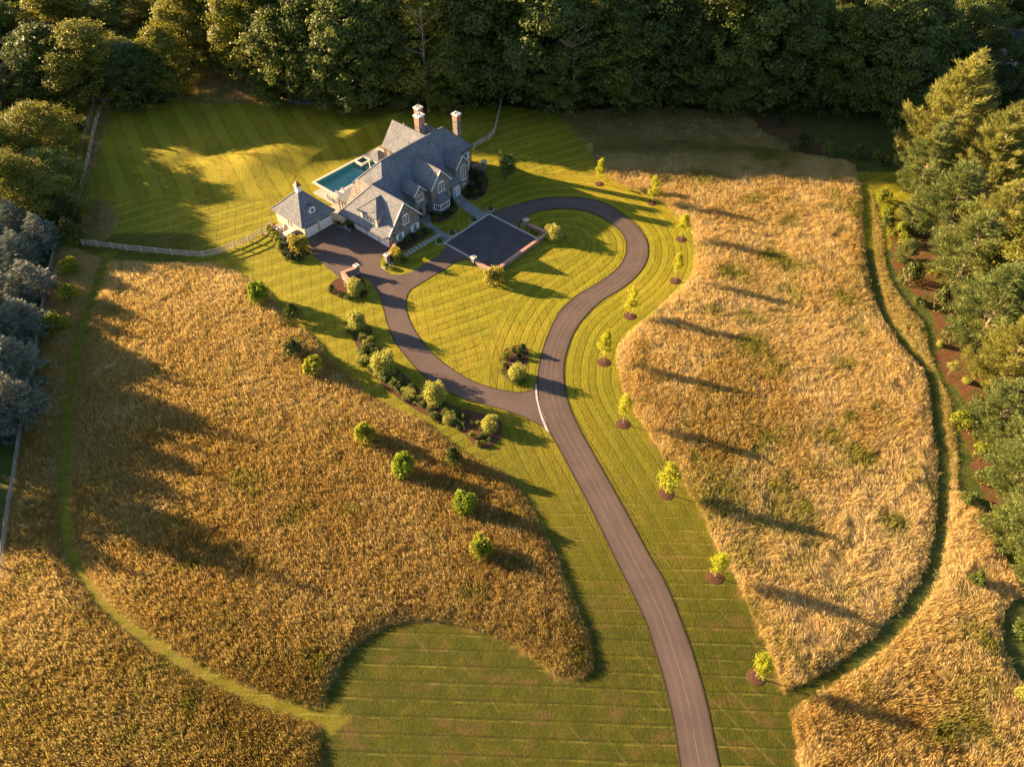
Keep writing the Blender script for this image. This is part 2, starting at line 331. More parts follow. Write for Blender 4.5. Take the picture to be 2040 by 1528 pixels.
LF['pine'] = mat_leaf('pine_needles', (.075, .115, .03), (.21, .245, .06), .2, .5, .4)
LF['pinegold'] = mat_leaf('pine_needles_sunlit', (.11, .14, .028), (.32, .31, .065), .25, .5, .3)  # golden copy of the pine needles, low sunlight put into the colour
LF['spruce'] = mat_leaf('blue_spruce_needles', (.11, .14, .10), (.29, .33, .235), .1, .6, .25, tcol=(.12, .14, .13))
LF['yew'] = mat_leaf('yew_needles', (.045, .07, .016), (.125, .145, .028), .15, 1, .4)
LF['rust'] = mat_leaf('leaves_bronze', (.12, .06, .015), (.26, .14, .03), .3, .8, .2)
LF['grass'] = None

# ---------------------------------------------------------------- outlines traced on the ground
DRIVE_L = [(1356,1528),(1352,1500),(1342,1434),(1333,1396),(1322,1349),(1309,1309),(1300,1278),(1286,1234),(1253,1167),(1219.5,1100),(1181,1019),(1148,957),(1114.6,895),(1095.6,862),(1080,825),(1071,790),(1070.5,745),(1080,700),(1091.6,666.5),(1104.7,637.7),(1117.8,616.8),(1149,588),(1183,569.6),(1217,547),(1235.6,530),(1247,509),(1248.7,486),(1243.5,470),(1230.4,454.5),(1209,438.7),(1183,425.7),(1157,418.3),(1125.7,416),(1091.6,417.8),(1065.4,423),(1044.5,433.5),(1035.3,444),(1034,457)]
DRIVE_R = [(1433,1528),(1427,1500),(1415.7,1440),(1409,1407),(1398,1362.6),(1381,1304.7),(1364.5,1260),(1346.7,1211),(1320,1149),(1300,1119),(1267,1057),(1238.5,1005),(1200,936),(1170.6,884.7),(1150,846.5),(1135,814),(1125,778.8),(1122,740.6),(1125,711),(1138.7,668),(1157,640),(1183,611.5),(1206.8,593),(1235.6,577.5),(1261.8,557.9),(1282.7,533),(1290.6,514.7),(1291.9,493.7),(1288,478),(1277.5,459.7),(1261.8,442.7),(1235.6,423),(1209,407),(1183,398),(1157,394),(1125.7,393),(1091.6,394.8),(1065.4,399),(1039,404.7),(1000,419),(976.6,424.8)]
drive_poly = np.vstack([smooth_line(gpoly([(1372,1640)]+DRIVE_L), 2), smooth_line(gpoly(([(1450,1640)]+DRIVE_R)), 2)[::-1]])
dcl_px = [((1380+1445)/2+10, 1640),(1394,1528),(1389,1500),(1355,1345),(1332,1250),(1287,1140),(1232,1035),(1175,935),(1133,865),(1108,815),(1098,775),(1097,742),(1103,700),(1122,650),(1150,614),(1195,583),(1240,550),(1266,520),(1270,490),(1260,462),(1235,438),(1200,416),(1157,406),(1110,404),(1060,411),(1015,436)]
dcl = smooth_line(gpoly(dcl_px), 2)
CONN_LOW = [(1100,872),(1082,849),(1041,829),(997,814),(947,802),(903,786),(864.7,764),(835,740.6),(811.8,714),(788,684.7),(773.5,652),(764.7,617),(758.8,596.5),(747,576),(740,562),(722,550),(690,560),(679,556.5),(650,531),(622,508.5),(609.7,477)]
CONN_HOUSE = [(664.7,444.7),(672,449),(690,452),(706,449.5),(709.5,451.3),(778.3,495.8),(762,512),(755,522),(757,532),(765.5,539),(779,547),(799,548),(818.5,543),(838,531),(857.8,519),(875.5,507.6),(885,498),(888.6,485)]
CONN_UP = [(943,520),(936,518),(911,519.4),(897,529),(877.5,543),(867.6,546.5),(850,558),(823.5,573),(811.8,584.7),(808,602),(811.8,629),(823.5,655),(844,684.7),(864.7,708),(894,731.8),(932,755),(967.6,770),(1012,780),(1041,783),(1067.6,774),(1085,790)]
conn_poly = np.vstack([smooth_line(gpoly(CONN_LOW), 1), gpoly(CONN_HOUSE), smooth_line(gpoly(CONN_UP), 1)])
ML = [(0,1180),(12,1085),(20.5,1015),(31,962),(38,908),(51.5,829),(65,771),(74,702),(84,654),(91,596),(103,537),(120,475),(150,497),(190,512),(215,520),(330,527),(410,526),(429,527),(480,547.6),(530,578),(548,603),(572,640),(580,655),(605,658),(632,682),(650,712),(686,740),(697,752),(732,790),(776,814),(829,832),(859,855),(894,884),(923,905),(967,926),(1006,947),(1043,990),(1076,1047),(1105,1105),(1129,1171),(1162,1243),(1181,1314),(1176,1338),(1148,1352),(1114,1348),(1076,1319),(1029,1286),(981,1262),(924,1243),(867,1234),(805,1233),(757,1250),(709,1281),(676,1324),(657,1362),(645,1405),(638,1438),(636,1528),(634,1700),(-300,1700),(-300,1500),(-60,1180)]
PATH_L = [(212,510),(192,578),(171.6,633),(154,692),(144,760),(134,839),(129,915),(129.5,982),(131.5,1064),(152,1126),(185,1179.5),(230,1229),(296,1278),(370,1323),(452,1364.5),(534,1397),(600,1418),(660,1432)]
MR = [(1160,288),(1188,319),(1208,353.5),(1263,377.5),(1314,397),(1348,428),(1377,457),(1385,483),(1386,530),(1372,562),(1327,601),(1290,635),(1243,674),(1231,695),(1229.7,730),(1240,777),(1258.5,811),(1284.7,853),(1305.6,884.6),(1334,926),(1353,953),(1400,1019),(1429,1097),(1457.5,1130),(1482,1188),(1511,1253),(1540,1323),(1560,1373),(1571,1399),(1577,1430),(1593,1516),(1615,1700),(2400,1700),(2300,1400),(2040,1372),(2008,1323),(1992,1270),(1996,1204),(2060,1180),(1990,1110),(1975,1050),(1950,1000),(1900,985),(1908,950),(1902,860),(1890,790),(1862,735),(1846,690),(1843,650),(1800,600),(1770,560),(1763,520),(1758,470),(1748,420),(1735,380),(1727,350),(1700,325),(1649,318),(1546,298),(1443,288),(1340,280),(1250,278)]
PATH_R = [(1706,320),(1721,364),(1727.8,412),(1728,468),(1735,529),(1747,590),(1767.5,638),(1801.5,689),(1839,727),(1859,757),(1864,808),(1871,876),(1879,900),(1879,982),(1872.7,1064),(1860,1130),(1827.5,1196),(1782,1249),(1720.6,1303),(1654.8,1348),(1560,1405)]
MTR = [(1112,226),(1135,250),(1160,288),(1250,278),(1340,280),(1443,288),(1546,298),(1620,310),(1560,280),(1515,262),(1500,236),(1480,226),(1340,212),(1200,214)]
MTL = [(385,146),(455,146),(548,188),(530,200),(500,208),(330,204),(345,170)]
MCN = [(186,395),(215,400),(232,425),(235,448),(222,470),(195,488),(170,488),(158,470),(165,430)]
MFS = [(226,210),(203,215),(190,260),(172,330),(157,410),(170,410),(186,345),(204,265),(220,222)]
MULCH = [(1770,440),(1772,480),(1781,520),(1779,545),(1820,585),(1862,640),(1864,680),(1868,740),(1905,775),(1935,805),(1915,850),(1925,890),(1940,935),(1955,985),(1975,1020),(2010,1060),(2030,1075),(2300,1150),(2300,300),(2100,420),(1850,425)]
MULCH2 = [(1500,226),(1560,235),(1600,262),(1655,300),(1640,315),(1600,305),(1560,285),(1515,262)]
mulchA, mulchB = smooth_line(gpoly(MULCH), 1, True), smooth_line(gpoly(MULCH2), 1, True)
mead = {k: smooth_line(gpoly(v), 1, True) for k, v in dict(ML=ML, MR=MR, MTR=MTR, MTL=MTL, MCN=MCN, MFS=MFS).items()}
pathL = smooth_line(gpoly(PATH_L), 2); pathR = smooth_line(gpoly(PATH_R), 2)
woodline = gpoly([(-400,235),(0,212),(200,200),(330,200),(345,170),(390,140),(450,140),(480,160),(545,188),(620,200),(720,210),(1000,205),(1112,222),(1200,214),(1340,210),(1480,225),(1500,222),(1620,228),(1700,250),(1800,250),(2400,270)])

# ---------------------------------------------------------------- ground
def make_ground():
    ax = np.concatenate([[-3000,-1500,-800,-400,-260], np.arange(-170, -130, 4), np.arange(-130, 131, .9), np.arange(134, 190, 4), [260,400,800,1500,3000]])
    ay = np.concatenate([[-1500,-600,-200,-60,-10], np.arange(5, 20, 3), np.arange(20, 185, .9), np.arange(188, 330, 4), [400,600,1000,2000,4000]])
    X, Y = np.meshgrid(ax, ay); x = X.ravel(); y = Y.ravel(); z = hz(x, y)
    nx, ny = len(ax), len(ay); i = np.arange(nx*ny).reshape(ny, nx)
    Fs = np.stack([i[:-1, :-1], i[:-1, 1:], i[1:, 1:], i[1:, :-1]], -1).reshape(-1, 4)
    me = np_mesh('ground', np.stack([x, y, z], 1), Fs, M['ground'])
    def at(nm, val): a = me.attributes.new(nm, 'FLOAT', 'POINT'); a.data.foreach_set('value', np.asarray(val, np.float32))
    dL, _, _ = segdist(x, y, pathL); dR, _, _ = segdist(x, y, pathR); md = np.zeros(len(x))
    for p in mead.values(): md = np.maximum(md, inpoly(x, y, p))
    md *= (dL > .9)*(dR > .9)
    u, v = proj(x, y); u[y < 1] = -999
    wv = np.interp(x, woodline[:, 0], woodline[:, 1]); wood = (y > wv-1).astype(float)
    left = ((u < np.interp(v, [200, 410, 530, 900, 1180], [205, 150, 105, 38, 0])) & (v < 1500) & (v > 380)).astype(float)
    mulch = np.maximum(inpoly(x, y, mulchA), .999*inpoly(x, y, mulchB)).astype(float)
    at('meadow', md); at('wood', wood); at('mulch', mulch)
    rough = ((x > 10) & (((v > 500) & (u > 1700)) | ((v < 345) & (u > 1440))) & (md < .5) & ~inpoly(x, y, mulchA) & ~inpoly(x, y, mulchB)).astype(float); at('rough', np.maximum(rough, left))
    dd, sdn, al = segdist(x, y, dcl); sd_ = dd*sdn
    lawn_back = np.clip((y-(HO[1]+10)-(x-HO[0])*.3)/6, 0, 1)*(x < 20)
    isl = (~(sdn > 0) if False else (sdn > 0)).astype(float)
    low = np.clip((62-y)/8, 0, 1); verge = np.clip((9-dd)/2, 0, 1)*(1-low)
    d45 = lambda a: x*math.cos(R(a))+y*math.sin(R(a))
    back = np.clip((y-118)/4, 0, 1)*(x < -8)
    pa = np.where(back > .5, d45(28)/2.6, np.where((dd < 9.5), dd/1.05, d45(-62+8*math.sin(.03))/1.35))
    pb = np.where(back > .5, d45(-15)/2.6, d45(12)/1.5)
    at('pa', pa); at('pb', pb); at('pc', d45(88)/1.75)
    at('wa', (1-.65*low*(dd > 5))*(1-.4*low)*np.where(back > .5, .5, np.where((x < -12) & (y < 105), .3, .85))); at('wb', (1-low)*np.where(back > .5, .3, 1)*np.where((dd < 9.5) & (sdn < 0), .25, .8)); at('wc', low)
    at('vignette_dry', np.clip(np.maximum(np.interp(y, [38, 54, 72, 92], [1, .70, .28, 0]), np.clip((-48-x)/8, 0, .8)*(y < 110)), 0, 1)*np.where(dL < 1.3, .55, 1)); at('pd', d45(40)/2.1)  # painted darkening towards the camera like lens vignette; also strengthens dry patches
    # cut the basin of the pool out of the sheet
    bm = bmesh.new(); bm.from_mesh(me)
    c = W(3.2, -27.9); s0, s1, t0, t1 = POOL
    near = lambda: [f for f in bm.faces if (f.calc_center_median().xy-Vector(c)).length < 12]
    for pnt, nrm in ((W(s0, t0), E1), (W(s1, t0), E1), (W(s0, t0), E2), (W(s0, t1), E2)):
        fs = near(); geo = list({e for f in fs for e in f.edges})+list({q for f in fs for q in f.verts})+fs
        bmesh.ops.bisect_plane(bm, geom=geo, plane_co=(pnt[0], pnt[1], 0), plane_no=(nrm[0], nrm[1], 0))
    kill = []
    for f in near():
        q = f.calc_center_median(); s = (q.x-HO[0])*E1[0]+(q.y-HO[1])*E1[1]; t = (q.x-HO[0])*E2[0]+(q.y-HO[1])*E2[1]
        if s0 < s < s1 and t0 < t < t1: kill.append(f)
    bmesh.ops.delete(bm, geom=kill, context='FACES'); bm.to_mesh(me); bm.free()
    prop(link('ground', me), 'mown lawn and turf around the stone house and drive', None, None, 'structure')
POOL = (-2.55, 9.1, -30.6, -25.15)
make_ground()

def sheet(name, poly, mat, z, kind='structure', edge=None, res=None, label=None):
    me = bpy.data.meshes.new(name); bm = bmesh.new()
    vs = [bm.verts.new((p[0], p[1], z)) for p in poly]
    es = [bm.edges.new((vs[i], vs[(i+1) % len(vs)])) for i in range(len(vs))]
    bmesh.ops.triangle_fill(bm, use_beauty=True, edges=es, normal=(0, 0, 1))
    if edge is not None:
        bmesh.ops.subdivide_edges(bm, edges=[e for e in bm.edges if e.calc_length() > 1.6], cuts=3, use_grid_fill=True)
    face_uv(bm); bm.to_mesh(me); bm.free(); me.materials.append(mat); a = me.attributes.new('across', 'FLOAT', 'POINT'); a.data.foreach_set('value', np.full(len(me.vertices), .8, np.float32))
    if edge is not None:
        co = np.array([v.co[:] for v in me.vertices]); d, _, _ = segdist(co[:, 0], co[:, 1], edge); a = me.attributes.new('edge', 'FLOAT', 'POINT'); a.data.foreach_set('value', (d/1.83).astype(np.float32))
    o = link(name, me); prop(o, label, None, None, kind); return o
def strip(name, left, right, mat, z, n=9, label=None):   # ribbon between two outlines with an across coordinate
    def rs(p, k): 
        d = np.r_[0, np.cumsum(np.hypot(*np.diff(p, axis=0).T))]; q = np.linspace(0, d[-1], k); return np.stack([np.interp(q, d, p[:, 0]), np.interp(q, d, p[:, 1])], 1)
    K = 260; a, b = rs(left, K), rs(right, K)
    V = []; E = []
    for i in range(K):
        for j in range(n):
            w = j/(n-1); p = a[i]*(1-w)+b[i]*w; V.append((p[0], p[1], z)); E.append(abs(w-.5)*2)
    Fs = [(i*n+j, i*n+j+1, (i+1)*n+j+1, (i+1)*n+j) for i in range(K-1) for j in range(n-1)]
    me = np_mesh(name, V, Fs, mat); at = me.attributes.new('edge', 'FLOAT', 'POINT'); at.data.foreach_set('value', np.array(E, np.float32)); at = me.attributes.new('across', 'FLOAT', 'POINT'); at.data.foreach_set('value', np.tile(np.linspace(-1, 1, n), K).astype(np.float32))
    o = link(name, me); prop(o, label, None, None, 'structure'); return o
strip('driveway', smooth_line(gpoly([(1372,1640)]+DRIVE_L), 2), smooth_line(gpoly([(1450,1640)]+DRIVE_R[:-2]+[(1018,412)]), 2), M['asphalt'], .028, label='long curving asphalt drive sweeping up to the house')
sheet('garage_drive', conn_poly, M['asphalt'], .022, label='asphalt drive and yard running from the fork to the garages')
sheet('drive_apron', [gp(u, v) for u, v in ((1060,400),(1028,407.5),(1000,415.5),(978,423),(982,428),(1033,458),(1036,447),(1044,434),(1062,424),(1080,416))], M['asphalt'], .024, label='asphalt apron joining the curved drive to the square court')
# thin dark soil edge along the drives
MBE = MB()
def curb_line(line, z, w): 
    for a, b in zip(line[:-1], line[1:]):
        MBE.bar((a[0], a[1], z), (b[0], b[1], z), w, .05)
curb_line(smooth_line(gpoly(DRIVE_L), 2), .012, .16); curb_line(smooth_line(gpoly(DRIVE_R[:-2]), 2), .012, .16); curb_line(smooth_line(gpoly(CONN_LOW[1:13]), 1), .010, .14); curb_line(smooth_line(gpoly(CONN_UP[1:-1]), 1), .010, .14)
prop(MBE.build('drive_edging', mat_plain('edge_soil', (.05, .04, .025), .95, .1, .3)), None, None, None, 'structure')
sheet('junction_band', gpoly([(1066,766),(1070.5,764),(1071.5,785),(1079,815),(1096,862),(1088,859),(1076,829),(1067,792)]), M['granite'], .036, label='pale stone band across the mouth of the garage drive')
# front court with its granite border
ct = MB(); crt = [W(0,0), W(10.65,0), W(10.65,10.55), W(0,10.55)]
sheet('court', crt, M['court'], .040, label='square dark paved parking court in front of the house')
gb = MB()
for s0, s1, t0, t1 in ((-.02, 10.7, -.32, 0), (-.02, 10.7, 10.55, 10.87), (-.34, -.02, -.32, 10.87), (10.7, 11.0, -.32, 10.87)): gb.box(s0, s1, -t1, -t0, 0, .055)
prop(gb.build('court_border', M['granite'], None, (HO[0], HO[1], 0), HA), 'pale granite band framing the square parking court', None, None, 'structure')
# walks
def hbox(name, rects, mat, z0, z1, label=None, kind='structure', cat=None):
    b = MB()
    for s0, s1, t0, t1 in rects: b.box(s0, s1, -t1, -t0, z0, z1)
    return prop(b.build(name, mat, None, (HO[0], HO[1], 0), HA), label, cat, None, kind)
sheet('front_walk', [W(10.3,-8.6), W(12.2,-8.6), W(11.2,-5.5), W(10.7,-.32), W(8.5,-.32), W(8.7,-3.5), W(9.4,-6.3)], M['bluestone'], .030, label='bluestone walk from the front door to the court')
sheet('side_walk', [W(1.3,-8.1), W(4.1,-8.1), W(4.1,-7.3), W(2.9,-6.6), W(2.2,-5.4), W(1.75,-.32), W(.6,-.32), W(.9,-5.4), W(1.3,-6.5)], M['bluestone'], .026, label='narrow bluestone walk from the arches to the court')
for k in range(16):
    s = .55-k*.78; b = MB(); b.box(-.27, .27, -.47, .47, 0, .05); p = W(s, -2.45-.035*k)
    o = b.build('stepping_stone', M['flag'], None, (p[0], p[1], .004), HA+random.uniform(-.03, .03), bevel=.012)
    prop(o, ['first', 'second', 'third', 'fourth', 'fifth', 'sixth', 'seventh', 'eighth', 'ninth', 'tenth', 'eleventh', 'twelfth', 'thirteenth', 'fourteenth', 'fifteenth', 'sixteenth'][k]+' square pale stepping stone from the narrow walk towards the garage yard', 'stepping stone', 'stepping stones beside the garage gable')

# ---------------------------------------------------------------- the house
HR = empty('stone_house', (HO[0], HO[1], 0), HA, 'large stone manor house with slate roofs, brick chimneys and front gables', 'house')
DG = empty('detached_garage', (HO[0], HO[1], 0), HA, 'small detached garage with steep pyramid slate roof and white cupola', 'garage')
def surf(name, verts, faces, mat, parent, thick=.22):    # roof: top surface given in (s,t,h), thickened downwards
    me = bpy.data.meshes.new(name); bm = bmesh.new(); top = [bm.verts.new((s, -t, h)) for s, t, h in verts]; bot = [bm.verts.new((s, -t, h-thick)) for s, t, h in verts]
    cnt = {}
    for f in faces:
        bm.faces.new([top[i] for i in f]); bm.faces.new([bot[i] for i in f][::-1])
        for a, b in zip(f, f[1:]+f[:1]): cnt[(min(a, b), max(a, b))] = cnt.get((min(a, b), max(a, b)), 0)+1
    for (a, b), c in cnt.items():
        if c == 1: bm.faces.new((top[a], top[b], bot[b], bot[a]))
    bmesh.ops.recalc_face_normals(bm, faces=bm.faces); bm.normal_update(); face_uv(bm); bm.to_mesh(me); bm.free(); me.materials.append(mat)
    return link(name, me, parent)
def hbx(name, s0, s1, t0, t1, z0, z1, mat, parent, bevel=0): b = MB(); b.box(s0, s1, -t1, -t0, z0, z1); return b.build(name, mat, parent, bevel=bevel)
def gable_wall(name, s0, s1, sm, t0, t1, z0, he0, he1, hr, mat, parent):  # block with a gable towards +t
    pts = [(s0, z0), (s1, z0), (s1, he1), (sm, hr), (s0, he0)]; v = [(s, -t0, h) for s, h in pts]+[(s, -t1, h) for s, h in pts]; n = 5
    b = MB(); b.add(v, [tuple(range(n)), tuple(range(n, 2*n))[::-1]]+[(i, (i+1) % n, n+(i+1) % n, n+i) for i in range(n)]); return b.build(name, mat, parent)
def ribs(parent, pts_list, w=.14, mat=None, name='ridge_cap'):
    b = MB()
    for a, c in pts_list: b.bar((a[0], -a[1], a[2]+.02), (c[0], -c[1], c[2]+.02), w, .08)
    return b.build(name, mat or M['slate'], parent)
# generic window, facing +t (axis='t') or -s (axis='s')
def window(parent, c, w, h, cols, rows, axis='t', arch=False, shutters=0, name='window', leaves=2, frame='white', pane='glass', depth=.10):
    a, bb, hh = c
    def P(x, d, z): return (a+x, -(bb+d), hh+z) if axis == 't' else (a-d, -(bb+x), hh+z)
    def bx(b, x0, x1, d0, d1, z0, z1):
        q = [P(x, d, z) for z in (z0, z1) for d in (d0, d1) for x in (x0, x1)]
        b.add(q, [(0,1,3,2),(4,5,7,6),(0,1,5,4),(2,3,7,6),(0,2,6,4),(1,3,7,5)])
    f = MB(); t = .10
    bx(f, -w/2-t, -w/2, -.02, depth, -h/2-t, h/2+t); bx(f, w/2, w/2+t, -.02, depth, -h/2-t, h/2+t); bx(f, -w/2, w/2, -.02, depth, h/2, h/2+t); bx(f, -w/2-.16, w/2+.16, -.02, depth+.06, -h/2-t-.05, -h/2)
    for k in range(1, leaves): x = -w/2+w*k/leaves; bx(f, x-.05, x+.05, 0, depth-.02, -h/2, h/2)
    if arch:
        for k in range(7):
            x0 = -w/2+w*k/7; x1 = x0+w/7; xm = (x0+x1)/2; zz = .26*w*math.sqrt(max(0, 1-(2*xm/w)**2)); bx(f, x0, x1, -.02, depth+.002, h/2+t, h/2+t+zz)
    fr = f.build(name, M[frame], parent)
    p = MB(); bx(p, -w/2, w/2, -.01, .025, -h/2, h/2); p.build('pane', M[pane], fr)
    m = MB()
    for k in range(1, cols):
        if (k*leaves) % cols: x = -w/2+w*k/cols; bx(m, x-.022, x+.022, .025, .05, -h/2, h/2)
    for k in range(1, rows): z = -h/2+h*k/rows; bx(m, -w/2, w/2, .025, .048, z-.022, z+.022)
    if m.v: m.build('muntins', M['white'], fr)
    if shutters:
        for sg in (-1, 1):
            s = MB(); bx(s, min(sg*(w/2+.14), sg*(w/2+.14+shutters)), max(sg*(w/2+.14), sg*(w/2+.14+shutters)), -.01, .06, -h/2-.05, h/2+.08)
            x0 = sg*(w/2+.14+shutters/2)
            bx(s, x0-.012, x0+.012, .06, .075, -h/2, h/2); s.build('shutter', M['white'], parent)
    return fr
# walls
hbx('wall', -2.6, 18.85, -18.5, -11.9, 0, 5.0, M['stone'], HR)
def kick_wall(s0, s1):
    pts = [(-12.2, 0), (-8.45, 0), (-8.45, 2.55), (-12.2, 5.0)]; b = MB(); v = [(s0, -t, h) for t, h in pts]+[(s1, -t, h) for t, h in pts]
    b.add(v, [(0,1,2,3),(7,6,5,4)]+[(i, (i+1) % 4, 4+(i+1) % 4, 4+i) for i in range(4)]); b.build('wall', M['stone'], HR)
kick_wall(-.4, 11.5)
gable_wall('gable_wall', -7.0, -.2, -3.5, -16.8, -5.8, 0, 2.75, 3.4, 7.0, M['stone'], HR)
gable_wall('gable_wall', 4.45, 8.75, 6.6, -12.5, -7.4, 0, 4.95, 4.95, 7.5, M['stone'], HR)
gable_wall('gable_wall', 1.2, 3.6, 2.4, -12.5, -8.2, 0, 4.95, 4.95, 6.2, M['stone'], HR)
gable_wall('gable_wall', 11.75, 14.85, 13.3, -12.5, -8.75, 0, 4.95, 4.95, 6.65, M['stone'], HR)
hbx('wall', 8.4, 14.2, -23.3, -18.0, 0, 5.2, M['stone'], HR)
hbx('wall', 13.0, 18.2, -22.5, -18.0, 0, 4.6, M['stone'], HR)
# roofs
rm = surf('roof', [(.8,-15.1,9.1),(15.4,-15.1,9.1),(-2.95,-18.85,5.05),(19.15,-18.85,5.05),(19.15,-11.55,5.1),(-2.75,-11.55,5.1)], [(0,1,4,5),(1,0,2,3),(0,5,2),(1,3,4)], M['slate'], HR)
surf('roof', [(-3.6,-11.6,5.06),(12.45,-11.6,5.06),(12.45,-8.05,2.52),(-3.6,-8.05,2.52)], [(0,1,2,3)], M['slate'], HR, .18)
surf('roof', [(-3.6,-13.35,7.2),(.6,-13.35,7.2),(.6,-11.5,5.12),(-3.6,-11.5,5.12),(.6,-16.8,3.9),(-3.6,-16.8,3.9)], [(0,1,2,3),(1,0,5,4)], M['slate'], HR)
# garage wing: ridge along t with hip at the back and a kicked left eave
surf('roof', [(-3.5,-5.5,7.25),(-3.5,-13.1,7.25),(-7.2,-5.5,2.78),(-7.2,-17.0,2.78),(-8.0,-6.0,2.35),(-8.0,-17.3,2.35),(.1,-5.5,3.2),(.1,-17.0,3.2)],
     [(0,1,3,2),(2,3,5,4),(1,0,6,7),(1,7,3)], M['slate'], HR)
surf('roof', [(6.6,-7.1,7.75),(6.6,-14.0,7.75),(4.1,-7.1,4.95),(4.1,-12.2,4.95),(9.1,-7.1,4.95),(9.1,-12.2,4.95)], [(0,1,3,2),(1,0,4,5)], M['slate'], HR, .16)
surf('roof', [(2.4,-7.95,6.4),(2.4,-13.0,6.4),(.95,-7.95,4.85),(.95,-12.0,4.85),(3.85,-7.95,4.85),(3.85,-12.0,4.85)], [(0,1,3,2),(1,0,4,5)], M['slate'], HR, .14)
surf('roof', [(13.3,-8.45,6.9),(13.3,-13.6,6.9),(11.5,-8.45,4.9),(11.5,-12.0,4.9),(15.1,-8.45,4.9),(15.1,-12.0,4.9)], [(0,1,3,2),(1,0,4,5)], M['slate'], HR, .14)
surf('roof', [(11.3,-23.7,9.0),(11.3,-15.3,9.0),(8.1,-23.7,5.2),(8.1,-17.5,5.2),(14.5,-23.7,5.2),(14.5,-17.5,5.2)], [(0,1,3,2),(1,0,4,5)], M['slate'], HR)
surf('roof', [(15.7,-20.0,7.9),(15.7,-16.5,7.9),(12.6,-22.9,4.6),(12.6,-16.5,4.6),(18.7,-22.9,4.6),(18.7,-16.5,4.6)], [(0,1,3,2),(1,0,4,5),(0,2,4)], M['slate'], HR)
M['cap'] = mat_plain('ridge_slate', (.19, .20, .21), .9, .1, .2, 3)
ribs(HR, [((.8,-15.1,9.1),(15.4,-15.1,9.1)),((.8,-15.1,9.1),(-2.95,-18.85,5.05)),((15.4,-15.1,9.1),(19.15,-11.55,5.1)),((-3.5,-5.5,7.25),(-3.5,-13.1,7.25)),((-3.5,-13.1,7.25),(-7.2,-17.0,2.78)),((11.3,-23.7,9.0),(11.3,-15.3,9.0))], .2, M['cap'])
for q in ([((6.6,-7.1,7.75),(6.6,-13.8,7.75))], [((2.4,-7.95,6.4),(2.4,-12.6,6.4))], [((13.3,-8.45,6.9),(13.3,-13.2,6.9))], [((-4.9,-10.45,6.75),(-7.3,-8.05,4.7)),((-4.9,-10.45,6.75),(-7.3,-12.85,4.7))]): ribs(HR, q, .15, M['cap'])
# little hipped turret behind
hbx('turret_wall', 14.3, 15.7, -25.6, -24.2, 0, 5.3, M['stone'], HR)
surf('turret_roof', [(15,-24.9,6.6),(14.0,-25.9,5.3),(16,-25.9,5.3),(16,-23.9,5.3),(14.0,-23.9,5.3)], [(0,1,2),(0,2,3),(0,3,4),(0,4,1)], M['slate'], HR, .12)
# pool side roofs
hbx('wall', -2.6, 1.3, -20.3, -17.6, 0, 3.3, M['trim'], HR)
surf('roof', [(-1.6,-19.0,4.25),(.6,-18.9,4.25),(-2.9,-20.6,3.35),(1.6,-20.5,3.35),(1.6,-17.6,3.6),(-2.9,-17.6,3.45)], [(0,1,4,5),(1,0,2,3),(0,5,2),(1,3,4)], M['slate'], HR, .14)
surf('porch_roof', [(-5.5,-20.5,2.55),(-2.9,-20.5,3.1),(-2.9,-17.1,3.1),(-5.5,-17.1,2.55)], [(0,1,2,3)], M['slate'], HR, .12)
for t in (-20.3, -19.5, -18.7, -17.9, -17.2): hbx('porch_post', -5.4, -5.26, t-.06, t+.06, 0, 2.5, M['gutter'], HR)
surf('roof', [(8.4,-25.3,3.5),(6.9,-26.7,2.5),(9.9,-26.7,2.5),(9.9,-23.6,2.5),(6.9,-23.6,2.5)], [(0,1,2),(0,2,3),(0,3,4),(0,4,1)], M['slate'], HR, .12)
for s, t in ((7.1,-26.5),(9.7,-26.5),(9.7,-23.8),(7.1,-23.8)): hbx('porch_post', s-.07, s+.07, t-.07, t+.07, 0, 2.45, M['trim'], HR)
for t in (-23.2,): hbx('downspout', 8.25, 8.35, t-.05, t+.05, .1, 5.0, M['gutter'], HR)
hbx('downspout', 18.88, 18.98, -11.82, -11.72, .1, 4.9, M['gutter'], HR)
# verge boards (white) on the front gables
def verge(pts, t, w=.20, d=.10):
    b = MB()
    for (s0, h0), (s1, h1) in zip(pts[:-1], pts[1:]): b.bar((s0, -t, h0), (s1, -t, h1), d, w)
    b.build('verge_board', M['white'], HR)
verge([(-7.35,2.55),(-3.5,7.14),(.15,3.08)], -5.47, .17); verge([(4.1,4.85),(6.6,7.66),(9.1,4.85)], -7.07, .15); verge([(.95,4.78),(2.4,6.32),(3.85,4.78)], -7.92, .12); verge([(11.5,4.83),(13.3,6.82),(15.1,4.83)], -8.42, .12)
# gutters
def gutter(a, b_, w=.11):
    b = MB(); b.bar((a[0], -a[1], a[2]), (b_[0], -b_[1], b_[2]), w, .1); b.build('gutter', M['gutter'], HR)
gutter((-8.05,-6.0,2.22),(-8.05,-17.3,2.22)); gutter((15.1,-11.5,4.98),(19.2,-11.5,4.98)); gutter((8.9,-8.0,2.4),(12.4,-8.0,2.4)); gutter((-2.95,-18.9,4.95),(8,-18.9,4.95)); gutter((8.05,-23.7,5.1),(8.05,-18.8,5.1)); gutter((-5.55,-20.5,2.45),(-5.55,-17.1,2.45)); gutter((-3.0,-18.85,4.95),(-3.0,-11.6,4.95)); gutter((-2.95,-17.55,3.38),(-2.95,-20.6,3.28))
